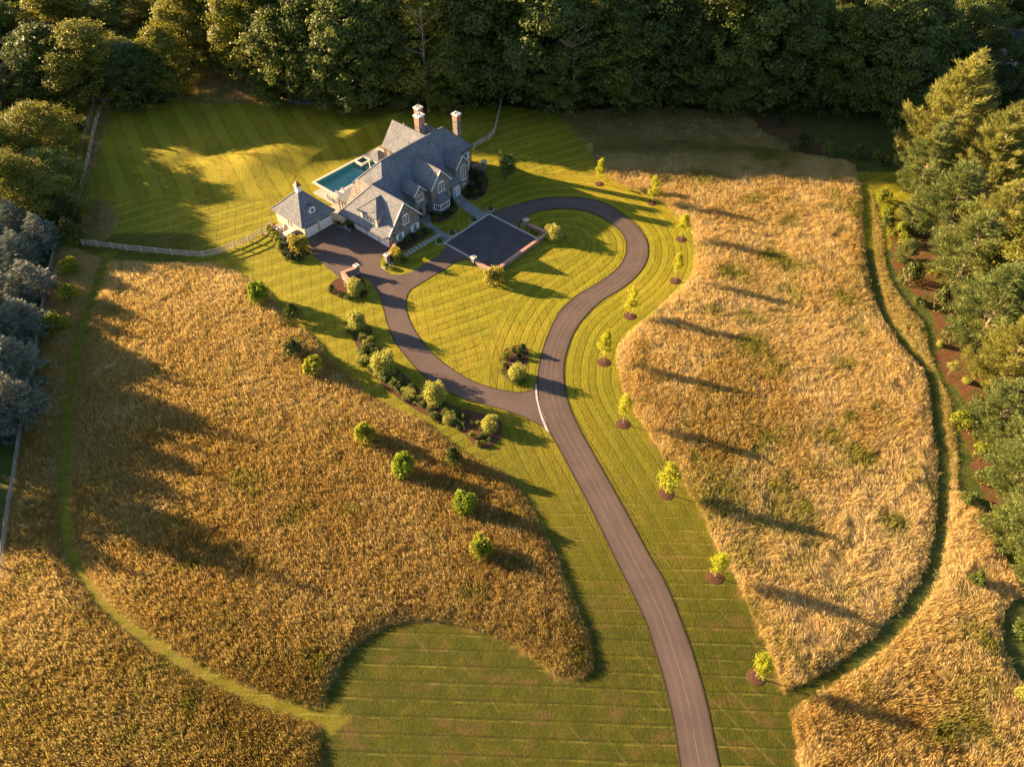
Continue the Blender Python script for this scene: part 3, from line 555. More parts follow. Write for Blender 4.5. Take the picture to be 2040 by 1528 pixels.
# garage wing dormer
dw = MB(); pr = [(-7.08,2.8),(-7.08,4.7),(-1.9,4.7)]; v = [(s, 12.45, h) for s, h in pr]+[(s, 8.4, h) for s, h in pr]; dw.add(v, [(0,1,2),(5,4,3),(0,1,4,3),(1,2,5,4),(0,2,5,3)]); dw.build('dormer_wall', M['stucco'], HR)
surf('dormer_roof', [(-4.9,-10.45,6.75),(-3.3,-10.45,6.75),(-7.3,-12.85,4.7),(-7.3,-8.05,4.7),(-2.2,-12.85,4.7),(-2.2,-8.05,4.7)], [(0,1,5,3),(1,0,2,4),(0,3,2)], M['slate'], HR, .14)
for k in range(3): window(HR, (-7.08, -11.4+k*.85, 3.85), .62, .85, 2, 3, 's', leaves=1)
gutter((-7.34,-12.85,4.6),(-7.34,-8.05,4.6), .09)
# chimneys
def chimney(s, t, w, d, z0, zb, zt, stone=True):
    b = MB(); b.box(s-w/2, s+w/2, -t-d/2, -t+d/2, z0, zb); c = b.build('chimney', M['stone'], HR)
    b = MB(); b.box(s-w/2-.01, s+w/2+.01, -t-d/2-.01, -t+d/2+.01, zb, zt); b.build('brick_stack', M['brick'], c)
    b = MB(); b.box(s-w/2-.12, s+w/2+.12, -t-d/2-.12, -t+d/2+.12, zt, zt+.22); b.build('cap', M['white'], c)
    b = MB()
    for q in (-.22, .22): b.tube([(s+q, -t, zt+.22), (s+q, -t, zt+.5)], .13, 8)
    b.build('flue', M['dark'], c)
chimney(12.3, -17.6, 1.35, 1.15, 5, 10.1, 11.55); chimney(14.6, -20.2, 1.1, 1.0, 5, 9.6, 11.2); chimney(19.35, -15.5, 1.0, 1.15, 0, 8.8, 9.7)
for s in (3.2, 7.6): hbx('roof_vent', s-.06, s+.06, -15.5, -15.38, 8.6, 9.4, M['dark'], HR)
# garage doors on the wing
for t0, t1 in ((-14.6, -11.75), (-11.45, -8.75), (-8.45, -6.15)):
    b = MB(); b.box(-7.08, -6.98, -t1, -t0, 0.03, 2.2); d = b.build('garage_door', M['white'], HR)
    b = MB()
    for k in range(1, 4): b.box(-7.10, -7.08, -t1+.05, -t0-.05, .03+k*.54-.015, .03+k*.54+.015)
    b.build('panel_groove', M['grey'], d)
    b = MB()
    for k in range(6): q = -t1+.18+k*(t1-t0-.3)/6; b.box(-7.11, -7.08, q, q+.3, 1.78, 2.08)
    b.build('pane', M['glass'], d)
# windows (centres measured on their walls)
window(HR, (-3.25, -5.78, 3.75), 1.1, 1.4, 4, 3, arch=True)
window(HR, (-4.8, -5.78, 1.15), .75, 1.15, 2, 3, shutters=.36, leaves=1); window(HR, (-1.42, -5.78, 1.2), .75, 1.15, 2, 3, shutters=.36, leaves=1)
window(HR, (2.42, -8.18, 4.05), 1.3, 1.0, 4, 2); window(HR, (6.72, -7.38, 4.35), 1.25, 1.5, 4, 3, arch=True)
window(HR, (13.5, -8.73, 3.4), 1.1, 2.6, 4, 5, arch=False); window(HR, (13.6, -8.73, .75), .55, .7, 2, 2, leaves=1)
window(HR, (17.3, -11.88, 3.5), 1.0, 1.25, 2, 3, shutters=.45, leaves=1); window(HR, (17.3, -11.88, 1.2), 1.0, 1.35, 2, 3, shutters=.45, leaves=1)
# bay window
bay_pts = [(4.85,-7.4),(5.35,-6.35),(7.45,-6.35),(7.95,-7.4)]
b = MB(); b.prism([(s, -t) for s, t in bay_pts], 0, .75); by = b.build('bay', M['stone'], HR)
b = MB(); b.prism([(s, -t) for s, t in [(4.95,-7.4),(5.42,-6.44),(7.38,-6.44),(7.85,-7.4)]], .75, 2.2); b.build('pane', M['glass'], by)
b = MB()
for z in (.75, 1.75, 2.16): 
    for (a0, a1), (c0, c1) in zip(bay_pts[:-1], bay_pts[1:]): b.bar((a0, -a1, z), (c0, -c1, z), .12, .10)
for s, t in bay_pts: b.box(s-.07, s+.07, -t-.07, -t+.07, .72, 2.2)
for k in range(1, 4): s = 5.35+2.1*k/4; b.box(s-.035, s+.035, 6.30, 6.42, .75, 2.16)
for f_ in (.33, .66): s = 4.85+.5*f_; t = -7.4+1.05*f_; b.box(s-.03, s+.03, -t-.04, -t+.04, .75, 2.16); s = 7.45+.5*f_; t = -6.35-1.05*f_; b.box(s-.03, s+.03, -t-.04, -t+.04, .75, 2.16)
b.build('bay_frame', M['white'], by)
surf('bay_roof', [(5.7,-7.35,3.35),(7.1,-7.35,3.35),(4.6,-7.35,2.25),(5.25,-6.15,2.25),(7.55,-6.15,2.25),(8.2,-7.35,2.25)], [(0,2,3),(0,3,4,1),(1,4,5)], M['leadroof'], HR, .08)
# arched openings and front door
def arch(cx, t, w, h, name, mat_in, mat_rim, rim=.2, dep=.22, parent=HR):
    n = 10; pts = [(-w/2, 0), (w/2, 0), (w/2, h-w/2)]+[(w/2*math.cos(math.pi*k/n), h-w/2+w/2*math.sin(math.pi*k/n)) for k in range(1, n)]+[(-w/2, h-w/2)]
    b = MB(); v = [(cx+x, -(t+.02), z+.02) for x, z in pts]; b.add(v, [tuple(range(len(v)))]); o = b.build(name, mat_in, parent)
    if rim:
        b = MB(); q = pts[1:]+[pts[0]]
        for (x0, z0), (x1, z1) in zip(q[:-1], q[1:]): b.bar((cx+x0, -(t+dep/2), z0), (cx+x1, -(t+dep/2), z1), dep, rim)
        b.build('surround', mat_rim, o)
    return o
arch(2.1, -8.18, 1.15, 2.1, 'archway', M['dark'], M['stone'], .16); arch(3.95, -8.42, .75, 2.2, 'archway', M['dark'], M['stone'], .14)
dr = arch(11.0, -8.1, 1.5, 2.15, 'entrance', M['dark'], M['trim'], .22)
b = MB(); b.box(10.2, 11.75, 8.12, 8.6, 0, 2.3); b.build('porch_wall', M['trim'], dr)
b = MB(); b.box(10.75, 11.6, 8.02, 8.09, .05, 1.95); dd_ = b.build('door', M['paledoor'], HR)
b = MB(); b.box(10.86, 10.9, 7.97, 8.02, .95, 1.05); b.build('handle', M['dark'], dd_)
hbx('chimney_shoulder', 18.85, 19.9, -16.2, -14.8, 0, 5.5, M['stone'], HR)
# lantern on the garage corner
b = MB(); b.box(-6.2, -6.0, 5.45, 5.62, 2.0, 2.35); b.box(-6.14, -6.06, 5.5, 5.8, 2.35, 2.42); b.build('lantern', M['dark'], HR)

# ---- detached garage
hbx('wall', -14.5, -8.6, -25.95, -18.45, 0, 2.75, M['stucco'], DG)
ap = (-11.6, -22.2, 6.55); c1 = [(-15.05,-26.4,2.72),(-8.05,-26.4,2.72),(-8.05,-17.95,2.62),(-15.05,-17.95,2.62)]
mid = [tuple(ap[j]*.22+c[j]*.78 for j in range(3)) for c in c1]; mid = [(m_[0], m_[1], m_[2]-.12) for m_ in mid]
surf('roof', [ap]+mid+c1, [(0,1,2),(0,2,3),(0,3,4),(0,4,1),(1,5,6,2),(2,6,7,3),(3,7,8,4),(4,8,5,1)], M['slate'], DG, .2)
ribs(DG, [(ap, m_) for m_ in mid]+[(m_, c_) for m_, c_ in zip(mid, c1)], .16, M['cap'])
for s0, s1 in ((-14.2, -11.75), (-11.3, -8.85)):
    b = MB(); b.box(s0, s1, 18.37, 18.46, .03, 2.2); d = b.build('garage_door', M['white'], DG)
    b = MB()
    for k in range(1, 4): b.box(s0+.05, s1-.05, 18.35, 18.37, .03+k*.54-.015, .03+k*.54+.015)
    b.build('panel_groove', M['grey'], d)
    b = MB()
    for k in range(6): q = s0+.12+k*(s1-s0-.2)/6; b.box(q, q+.28, 18.34, 18.37, 1.78, 2.08)
    b.build('pane', M['glass'], d)
for s in (-14.35, -11.52, -8.72): hbx('pilaster', s-.14, s+.14, -18.45, -18.28, 0, 2.5, M['stucco'], DG)
window(DG, (-14.5, -22.4, 1.3), .7, 1.1, 2, 3, 's', leaves=1)
b = MB(); b.box(-12.0, -11.2, 21.8, 22.6, 6.0, 7.3); cp = b.build('cupola', M['white'], DG)
b = MB(); b.add([(-12.15,21.65,7.3),(-11.05,21.65,7.3),(-11.05,22.75,7.3),(-12.15,22.75,7.3),(-11.6,22.2,8.2)], [(3,2,1,0),(0,1,4),(1,2,4),(2,3,4),(3,0,4)]); b.build('cupola_roof', M['copper'], cp)
b = MB(); b.tube([(-11.6,22.2,8.1),(-11.6,22.2,9.1)], .03, 6); b.bar((-11.85,22.2,8.75),(-11.35,22.2,8.75), .03); b.bar((-11.6,22.2,8.95),(-11.3,22.2,8.95), .16, .03); b.build('weathervane', M['dark'], cp)
# arched dormer
ds, dt = -11.75, -19.1
b = MB(); n = 10; arcp = [(-.62, 3.2), (.62, 3.2)]+[(.62*math.cos(math.pi*k/n), 4.2+.42*math.sin(math.pi*k/n)) for k in range(n+1)]
v = [(ds+x, -dt, z) for x, z in arcp]+[(ds+x, -(dt-1.6), z) for x, z in arcp]; m_ = len(arcp)
b.add(v, [tuple(range(m_)), tuple(range(m_, 2*m_))[::-1]]+[(i, (i+1) % m_, m_+(i+1) % m_, m_+i) for i in range(m_)]); dm = b.build('dormer', M['white'], DG)
b = MB(); arc2 = [(.70*math.cos(math.pi*k/n), 4.21+.50*math.sin(math.pi*k/n)) for k in range(n+1)]; arc3 = [(.63*math.cos(math.pi*k/n), 4.21+.43*math.sin(math.pi*k/n)) for k in range(n+1)]
for k in range(n):
    q = [arc2[k], arc2[k+1], arc3[k+1], arc3[k]]; v = [(ds+x, -(dt+.08), z) for x, z in q]+[(ds+x, -(dt-2.0), z) for x, z in q]
    b.add(v, [(0,1,2,3),(7,6,5,4),(0,4,5,1),(1,5,6,2),(2,6,7,3),(3,7,4,0)])
b.build('dormer_roof', M['leadroof'], dm)
window(dm, (ds, dt+.03, 3.98), .5, .62, 2, 2, leaves=2, depth=.04)

# ---------------------------------------------------------------- pool and terrace
PR = empty('swimming_pool', (HO[0], HO[1], 0), HA, 'rectangular swimming pool with blue green water behind the house', 'pool')
s0, s1, t0, t1 = POOL
b = MB(); f_ = [(s0,-t0,-.02),(s1,-t0,-.02),(s1,-t1,-.02),(s0,-t1,-.02),(s0,-t0,-1.5),(s1,-t0,-.9),(s1,-t1,-.9),(s0,-t1,-1.5)]
b.add(f_, [(4,5,6,7),(0,4,5,1),(1,5,6,2),(2,6,7,3),(3,7,4,0)]); b.build('basin', M['plaster'], PR)
hbx('pool_steps', 7.2, 9.08, -28.2, -25.17, -1.3, -.45, M['plaster'], PR)
link('water', np_mesh('water', [(s0+.01,-t1+.01,-.10),(s1-.01,-t1+.01,-.10),(s1-.01,-t0-.01,-.10),(s0+.01,-t0-.01,-.10)], [(0,1,2,3)], M['water']), PR)
b = MB()
for q in ((s0-.45, s1+.45, t0-.45, t0), (s0-.45, s1+.45, t1, t1+.45), (s0-.45, s0, t0, t1), (s1, s1+.45, t0, t1)): b.box(q[0], q[1], -q[3], -q[2], -.05, .10)
b.build('coping', M['coping'], PR)
sp = MB()
for q in ((6.75, 9.1, -30.6, -30.25), (6.75, 9.1, -28.75, -28.4), (6.75, 7.1, -30.25, -28.75), (8.75, 9.1, -30.25, -28.75)): sp.box(q[0], q[1], -q[3], -q[2], -1.0, .24)
sp_ = sp.build('spa', M['coping'], PR)
b = MB(); b.box(7.1, 8.75, 28.75, 30.25, -.6, -.55); b.build('spa_floor', M['plaster'], sp_)
link('spa_water', np_mesh('spa_water', [(7.1,28.75,.14),(8.75,28.75,.14),(8.75,30.25,.14),(7.1,30.25,.14)], [(0,1,2,3)], M['water']), sp_)
hbox('pool_terrace', [(-5.0, -3.0, -28.3, -17.0), (-3.0, 13.3, -24.7, -18.5), (9.55, 13.3, -31.0, -24.7), (-7.9, -5.0, -22.6, -17.2)], M['deck'], 0, .08, 'pale stone paving round the pool')
for k, (u, v) in enumerate(((681, 389), (692, 383))):
    p = gp(u, v); t = empty('sun_lounger', (p[0], p[1], .08), HA+R(35), ['white sun lounger by the porch roof, nearer the camera', 'white sun lounger by the pool, farther along the coping'][k], 'sun lounger', 'white loungers beside the pool')
    b = MB(); b.box(-.32, .32, -.5, .6, .22, .36); b.build('cushion', M['cushion'], t, bevel=.03)
    b = MB(); b.add([(-.32,.6,.22),(.32,.6,.22),(.32,1.1,.62),(-.32,1.1,.62),(-.32,.6,.34),(.32,.6,.34),(.32,1.04,.72),(-.32,1.04,.72)], [(0,1,2,3),(7,6,5,4),(0,1,5,4),(1,2,6,5),(2,3,7,6),(3,0,4,7)]); b.build('backrest', M['cushion'], t)
    b = MB(); b.box(-.31, .31, -.46, .94, .15, .22)
    for x in (-.28, .28):
        for y in (-.42, .9): b.box(x-.03, x+.03, y-.03, y+.03, 0, .15)
    b.build('frame', M['white'], t)
for k, (u, v) in enumerate(((654, 397), (658, 400), (663, 403), (667, 406))):
    p = gp(u, v); b = MB(); b.tube([(0,0,.06),(0,0,.8)], .07, 7); b.tube([(0,0,.78),(0,0,.95)], [.1, .04], 7)
    prop(b.build('bollard_light', M['dark'], None, (p[0], p[1], .02)), ['first', 'second', 'third', 'fourth'][k]+' small dark path post on the terrace counted from the pool', 'path light', 'dark posts on the pool terrace')

# ---------------------------------------------------------------- low walls
def lwall(name, pts, h, w, label, pillars=(), ph=1.25, cap='brickcap', steps=None, rimmat='stone'):
    r = empty(name, (HO[0], HO[1], 0), HA, label, 'garden wall')
    for (a, c) in zip(pts[:-1], pts[1:]):
        d = np.array(c)-np.array(a); d = d/np.hypot(*d); n = np.array([-d[1], d[0]])
        def quad(w_): return [(a[0]-d[0]*w_/2+n[0]*w_/2, -(a[1]-d[1]*w_/2+n[1]*w_/2)), (c[0]+d[0]*w_/2+n[0]*w_/2, -(c[1]+d[1]*w_/2+n[1]*w_/2)), (c[0]+d[0]*w_/2-n[0]*w_/2, -(c[1]+d[1]*w_/2-n[1]*w_/2)), (a[0]-d[0]*w_/2-n[0]*w_/2, -(a[1]-d[1]*w_/2-n[1]*w_/2))]
        b = MB(); b.prism(quad(w), 0, h); b.build('wall', M[rimmat], r)
        k = len([o for o in r.children]); b = MB(); b.prism(quad(w+.12), h+.001*k, h+.10+.001*k); b.build('brick_coping', M[cap], r)
    for s, t in pillars:
        b = MB(); b.box(s-.32, s+.32, -t-.32, -t+.32, 0, ph); p_ = b.build('pillar', M['stone'], r)
        b = MB(); b.box(s-.42, s+.42, -t-.42, -t+.42, ph, ph+.12); b.build('cap', M['trim'], p_)
        b = MB(); b.tube([(s, -t, ph+.12), (s, -t, ph+.2)], .06, 6); b.tube([(s, -t, ph+.2), (s, -t, ph+.42)], [.12, .07], 6); b.build('lantern', M['dark'], p_)
    return r
lwall('court_wall', [(-.95, 7.6), (-.9, 11.45), (12.6, 11.45), (12.4, 7.4)], .62, .42, 'low stone wall with red brick coping around the far side of the court', ((-1.0, 7.2), (12.35, 6.9)))
lwall('garden_wall', [(-6.4, -5.2), (-7.6, -4.5), (-9.7, -3.6)], 1.15, .4, 'curved stone wall with brick coping off the corner of the garage gable', ((-9.9, -3.5),), 1.5)
lwall('entrance_wall', [(-18.0, -3.0), (-17.3, -5.6), (-15.3, -5.0)], 1.3, .42, 'angled pale stone wall with brick coping at the yard mouth', ((-15.0, -5.0),), 1.6)
lwall('terrace_wall', [(18.9, -11.4), (20.5, -10.5)], 1.3, .4, 'short stepped brick topped wall off the right end of the house', ((20.8, -10.4),), 1.6)
# white round curbs with boxwoods come with the shrubs below

# pool equipment yard beside the detached garage
pad = MB(); pad.box(-18.0, -14.6, 19.8, 25.0, 0, .06); prop(pad.build('equipment_pad', M['gravel'], None, (HO[0], HO[1], 0), HA), 'dark gravel pad beside the detached garage', None, None, 'structure')
g_ = empty('generator', tuple(W(-15.9, -20.6))+(.06,), HA, 'long grey generator box beside the detached garage', 'generator')
b = MB(); b.box(-1.0, 1.0, -.5, .5, .1, 1.15); b.build('cabinet', M['grey'], g_, bevel=.04)
b = MB(); b.box(-1.05, 1.05, -.55, .55, 1.15, 1.25); b.build('lid', M['trim'], g_)
for k, (s, t, r, h) in enumerate(((-15.4,-22.5,.42,1.25),(-16.6,-22.9,.38,1.1))):
    p = W(s, t); x = empty('filter_tank', (p[0], p[1], .06), 0, ['taller beige pool filter tank next to the generator', 'shorter beige pool filter tank nearer the hedge'][k], 'pool filter', 'beige filter tanks on the pad')
    b = MB(); b.tube([(0,0,0),(0,0,.2),(0,0,h-.25),(0,0,h-.08),(0,0,h)], [r*.9, r, r, r*.75, r*.2], 16); b.build('tank', M['tank'], x, smooth=True)
    b = MB(); b.tube([(0,0,h-.02),(0,0,h+.18)], .09, 8); b.build('valve', M['dark'], x)
for k in range(4):
    p = W(-15.5-.55*k, -23.7+.12*(k % 2)); x = empty('pool_pump', (p[0], p[1], .06), HA, ['first', 'second', 'third', 'fourth'][k]+' small black and white pool pump counted from the garage wall', 'pool pump', 'pool pumps on the gravel pad')
    b = MB(); b.tube([(0,-.35,.25),(0,.1,.25)], .15, 8); b.build('motor', M['dark'], x); b = MB(); b.tube([(0,.1,.25),(0,.35,.25)], .18, 8); b.tube([(0,.3,.25),(0,.3,.9),(.4,.3,.9)], .05, 6); b.build('pipe', M['white'], x)
for k in range(7):
    p = W(-16.9+.32*(k % 3), -21.6-.5*k*.6); x = empty('patio_box', (p[0], p[1], .06), HA+.3*k, None, None)
    bpy.data.objects.remove(x)

# ---------------------------------------------------------------- foliage generators (unit meshes, shared by copies)
def quads(C, N, T, L, Wd):                           # centres, normals, tangents, half length, half width
    B = np.cross(N, T); B /= np.linalg.norm(B, axis=1, keepdims=True)+1e-9
    L = np.broadcast_to(L, len(C))[:, None]; Wd = np.broadcast_to(Wd, len(C))[:, None]
    V = np.stack([C-T*L-B*Wd*.55, C-T*L*.1+B*Wd*-1, C+T*L, C-T*L*.1+B*Wd], 1).reshape(-1, 3)
    return V
def unit(v): return v/(np.linalg.norm(v, axis=1, keepdims=True)+1e-9)
def leaf_mesh(name, C, out, size, mat, asp=.6, align=.5, rg=rng):
    n = len(C); rnd = unit(rg.normal(size=(n, 3))); N = unit(out*align+rnd*(1-align)); T = unit(np.cross(N, unit(rg.normal(size=(n, 3)))))
    s = size*rg.uniform(.6, 1.4, n); V = quads(C, N, T, s*.5, s*.5*asp); return np_mesh(name, V, np.arange(4*n).reshape(-1, 4), mat)
def lobes(c, r, n, rg, flat=.85, inner=.75):
    d = unit(rg.normal(size=(n, 3))); d[:, 2] = np.where(d[:, 2] < -.35, -d[:, 2], d[:, 2]); q = rg.uniform(inner, 1.06, n)[:, None]
    return c+d*r*q*np.array([1, 1, flat]), d
def broadleaf(seed, mat, H=20., Rr=6.5, n=21000, base=.03, size=.42, nl=34):
    rg = np.random.default_rng(seed); Cs = []; Os = []; cen = []
    for k in range(nl):
        zf = rg.uniform(0, 1)**.8; a = rg.uniform(0, 2*math.pi); prof = math.sin(math.pi*min(1, (zf*.80+.2)))**.55
        rr = Rr*prof*rg.uniform(.55, .95) *rg.choice([1, 1, 1, 1.18]) if k > 5 else Rr*.35*rg.uniform(0, 1)
        lr = Rr*rg.uniform(.20, .42); cen.append((rr*math.cos(a)*.86, rr*math.sin(a)*.86, H*(base+.05)+(H*(1-base)-lr*1.4)*zf, lr))
    tot = sum(c[3]**2 for c in cen)
    for c in cen:
        m = int(n*c[3]**2/tot*.62); p, d = lobes(np.array(c[:3]), c[3], m, rg); Cs.append(p); Os.append(d)
    # twig clumps that break the outline
    mc = 260; zf = rg.uniform(.03, 1, mc); a = rg.uniform(0, 2*math.pi, mc); prof = np.sin(np.pi*(zf*.8+.2))**.55; rr = Rr*prof*rg.uniform(.45, 1.16, mc); cc = np.stack([rr*np.cos(a), rr*np.sin(a), H*base+H*(1-base)*zf*1.02], 1)
    q = rg.integers(0, mc, int(n*.42)); d = rg.normal(size=(len(q), 3)); Cs.append(cc[q]+d*np.array([.5, .5, .32])*(Rr/6.3)); Os.append(unit(d+np.array([0, 0, .5])))
    crown = leaf_mesh('crown', np.vstack(Cs), np.vstack(Os), size, mat, .65, .58, rg)
    t = MB(); t.tube([(0,0,-.3),(0.1,0,H*.2),(.2,.1,H*.5),(0,.2,H*.8)], [.42,.32,.2,.06], 8)
    for c in cen[7:26:2]:
        z0 = c[2]*.55; t.tube([(0,0,z0),(c[0]*.5,c[1]*.5,z0+(c[2]-z0)*.6),(c[0],c[1],c[2])], [.14,.09,.03], 5)
    return crown, t.mesh('trunk', M['bark'], uv=False), H
def conifer(seed, mat, H=18., Rr=5.0, whorls=26, nb=9, base=.1, droop=-.15, sp=14, needle=.5, wid=.10, plume=.45, power=.8, up=.35, top=1.0):
    rg = np.random.default_rng(seed); C = []; T = []; t = MB(); t.tube([(0,0,-.3),(0,0,H*.5),(0,0,H*.97)], [H*.017+.05,H*.011,.03], 7)
    for w in range(whorls):
        zf = w/(whorls-1); z = H*(base+(1-base)*zf**.92*.98); L0 = Rr*((1-zf)**power)*(min(1, .62+zf*2.2))+.15
        for k in range(nb if zf < .85 else 5):
            a = rg.uniform(0, 2*math.pi); L = L0*rg.uniform(.62, 1.12); el = droop+.5*zf+rg.normal()*.08
            d = np.array([math.cos(a)*math.cos(el), math.sin(a)*math.cos(el), math.sin(el)]); side = np.array([-math.sin(a), math.cos(a), 0])
            ns = max(3, int(sp*L/Rr*1.3)); f = rg.uniform(.25, 1.0, ns)**.8
            spread = plume*L*.5*(1.05-f*.75)*rg.normal(size=ns)*.8
            P = np.array([0, 0, z])+np.outer(f*L, d)+np.outer(spread, side); P[:, 2] += up*L*.28*(f**2)+rg.normal(size=ns)*.06*L*.3
            if L > .8 and k % 2 == 0: e = np.array([0,0,z])+d*L*.85; e[2] += up*L*.2; t.tube([(0,0,z), tuple(e)], [.02+.012*L, .01], 4)
            for q in range(6):
                jit = unit(np.outer(np.ones(ns), d*.8+np.array([0,0,up]))+rg.normal(size=(ns, 3))*.55); C.append(P+jit*needle*.35+rg.normal(size=(ns, 3))*needle*.22); T.append(jit)
    C = np.vstack(C); T = np.vstack(T); N = unit(np.cross(T, unit(rg.normal(size=T.shape)))); s = rg.uniform(.7, 1.3, len(C))
    V = quads(C, N, T, needle*.5*s, wid*s); cm = np_mesh('crown', V, np.arange(len(V)).reshape(-1, 4), mat)
    return cm, t.mesh('trunk', M['bark_pale'], uv=False), H
def bushmesh(seed, mat, n=900, size=.16, lob=9, flat=.85, conic=0., rag=.15):
    rg = np.random.default_rng(seed); Cs = []; Os = []
    for k in range(lob):
        zf = rg.uniform(.0, 1) if conic else rg.uniform(.1, .75); a = rg.uniform(0, 2*math.pi); w = (1-conic*zf); rr = rg.uniform(.2, .62)*w*(1 if k else 0)
        lr = rg.uniform(.28, .46)*(w*.9+.1); c = np.array([rr*math.cos(a), rr*math.sin(a), (.22+zf*.62)*(1 if not conic else 1.0)])
        p, d = lobes(c, lr, int(n/lob), rg, flat); Cs.append(p); Os.append(d)
    m = int(n*rag); d = unit(rg.normal(size=(m, 3))); d[:, 2] = abs(d[:, 2]); Cs.append(d*rg.uniform(.6, 1.02, m)[:, None]*np.array([.85, .85, .98])); Os.append(d)
    C = np.vstack(Cs); C[:, 2] = np.abs(C[:, 2]); return leaf_mesh('crown', C, np.vstack(Os), size, mat, .65, .4, rg)
def twigs(seed, H=.8):
    rg = np.random.default_rng(seed); t = MB(); 
    for k in range(6): a = rg.uniform(0, 6.28); r = rg.uniform(.15, .45); t.tube([(0,0,0),(r*.4*math.cos(a), r*.4*math.sin(a), H*.5),(r*math.cos(a), r*math.sin(a), H)], [.035,.025,.01], 4)
    return t.mesh('stem', M['bark'], uv=False)
def streetmesh(seed, mat=None, n=2300, conic=.75, size=.17):
    rg = np.random.default_rng(seed); H = 5.; C = []; t = MB(); t.tube([(0,0,-.1),(.02,0,1.4),(0,.03,3.4),(0,0,4.8)], [.06,.05,.03,.01], 6); O = []
    for k in range(46):
        zf = rg.uniform(0, 1); z = 1.35+zf*3.3; a = rg.uniform(0, 6.28); L = (1.15*(1-conic*zf)+.12)*rg.uniform(.5, 1.05); e = np.array([L*math.cos(a), L*math.sin(a), z+.35*L])
        t.tube([(0,0,z-.25*L), tuple(e)], [.02,.006], 4); m = n//46; f = rg.uniform(.25, 1.05, m)[:, None]; p = np.array([0,0,z-.25*L])*(1-f)+e*f+rg.normal(size=(m, 3))*.13; C.append(p); O.append(unit(rg.normal(size=(m, 3))))
    return leaf_mesh('crown', np.vstack(C), np.vstack(O), size, mat or LF['street'], .65, .2, rg), t.mesh('trunk', M['bark_pale'], uv=False), H
def shadow_size(seed): pass
def best_h(u, v, tu, tv):
    p = gp(u, v); hs = np.linspace(.5, 25, 400); q = [proj(p[0], p[1], h) for h in hs]; return float(hs[int(np.argmin([(a-tu)**2+(b-tv)**2 for a, b in q]))])
VAR = {}
for i in range(3): VAR['oak%d' % i] = broadleaf(11+i, LF['oak'], 20, 6.3, 30000, size=[.36, .5, .42][i], nl=[26, 40, 18][i])
for i in range(2): VAR['ash%d' % i] = broadleaf(21+i, LF['ash'], 20, 6.0, 26000, .04, [.34, .46][i], [16, 38][i])
for i in range(2): VAR['yel%d' % i] = broadleaf(31+i, LF['yel'], 20, 6.3, 26000, .04, [.36, .44][i], [20, 34][i])
VAR['round0'] = broadleaf(41, LF['yel'], 12, 6.0, 24000, .02, .30, 54); VAR['round1'] = broadleaf(42, LF['ash'], 12, 6.0, 24000, .02, .30, 54)
for i in range(3): VAR['spruce%d' % i] = conifer(51+i, LF['spruce'], 12, 5.0, 15, 20, .02, -.12, 38, .34, .034, .36, 1.05, .30)
for i in range(2): VAR['pine%d' % i] = conifer(61+i, LF['pine'], 20, 6.5, 19, 11, .14, .02, 42, .75, .036, .42, .8, .8)
VAR['pineg'] = conifer(71, LF['pinegold'], 20, 6.5, 19, 12, .05, .08, 44, .75, .038, .42, .8, 1.0)
VAR['pinel'] = conifer(74, LF['pine'], 12, 5.2, 18, 14, .02, .0, 32, .5, .036, .45, .75, .5)
def tree(kind, x, y, h, r=None, name='broadleaf_tree', label=None, cat='tree', group=None, z=None, rz=None):
    cm, tm, H = VAR[kind]; k = h/H; rad = {'o': 6.3, 'a': 6.0, 'y': 6.3, 'r': 6.0, 's': 5.0, 'p': 6.5}[kind[0]]
    if kind == 'pinel': rad = 5.2
    kr = (r/rad) if r else k
    e = empty(name, (x, y, gz(x, y) if z is None else z), random.uniform(0, 6.28) if rz is None else rz, label, cat, group)
    link('trunk', tm, e, sc=((k+kr)/2, (k+kr)/2, k)); link('crown', cm, e, sc=(kr, kr, k)); return e
ORD = ['first','second','third','fourth','fifth','sixth','seventh','eighth','ninth','tenth','eleventh','twelfth','thirteenth','fourteenth','fifteenth','sixteenth','seventeenth','eighteenth','nineteenth','twentieth','twenty-first','twenty-second','twenty-third','twenty-fourth','twenty-fifth','twenty-sixth','twenty-seventh','twenty-eighth','twenty-ninth','thirtieth','thirty-first','thirty-second','thirty-third','thirty-fourth','thirty-fifth','thirty-sixth','thirty-seventh','thirty-eighth','thirty-ninth','fortieth']
ORD += ['forty-'+w for w in ORD[:9]]+['fiftieth']+['fifty-'+w for w in ORD[:9]]+['sixtieth']
LOOK = {'oak': 'dark green', 'ash': 'mid green', 'yel': 'sunlit yellow green'}
# wood edge, front row: (u, v of foot in the photo, height, radius, kind)
front = [(-70,235,11,6,'ash0'),(15,212,11,6,'oak0'),(80,208,10,6,'ash1'),(125,196,16,8,'oak1'),(205,200,17,8.5,'yel0'),(290,203,12,6.5,'oak2'),(345,186,15,6,'yel1'),(395,140,19,6.5,'yel0'),(455,132,22,7.5,'yel1'),
         (520,165,23,7.5,'yel0'),(580,196,18,7,'ash1'),(640,188,23,8,'oak0'),(700,206,22,8,'oak1'),(765,200,23,7.5,'oak2'),(812,212,15,5.5,'oak0'),(850,196,24,8,'yel1'),(905,218,15,5.5,'ash1'),(960,196,23,7.5,'oak1'),(1010,186,24,7.5,'ash1'),(1070,206,25,8.5,'oak2'),(1110,224,14,5.5,'ash0'),
         (1165,196,25,8,'oak0'),(1225,208,21,7.5,'ash1'),(1285,200,25,8.5,'oak1'),(1350,206,21,7.5,'oak2'),(1415,208,25,8.5,'ash0'),(1450,222,14,5.5,'oak0'),(1490,200,24,8,'oak1'),(1560,206,23,7.5,'oak2'),(1640,214,19,6,'ash1'),(1695,214,22,7.5,'oak0'),(1760,224,20,7,'oak1'),(1990,240,18,6,'oak0'),(2080,250,19,7,'ash0')]
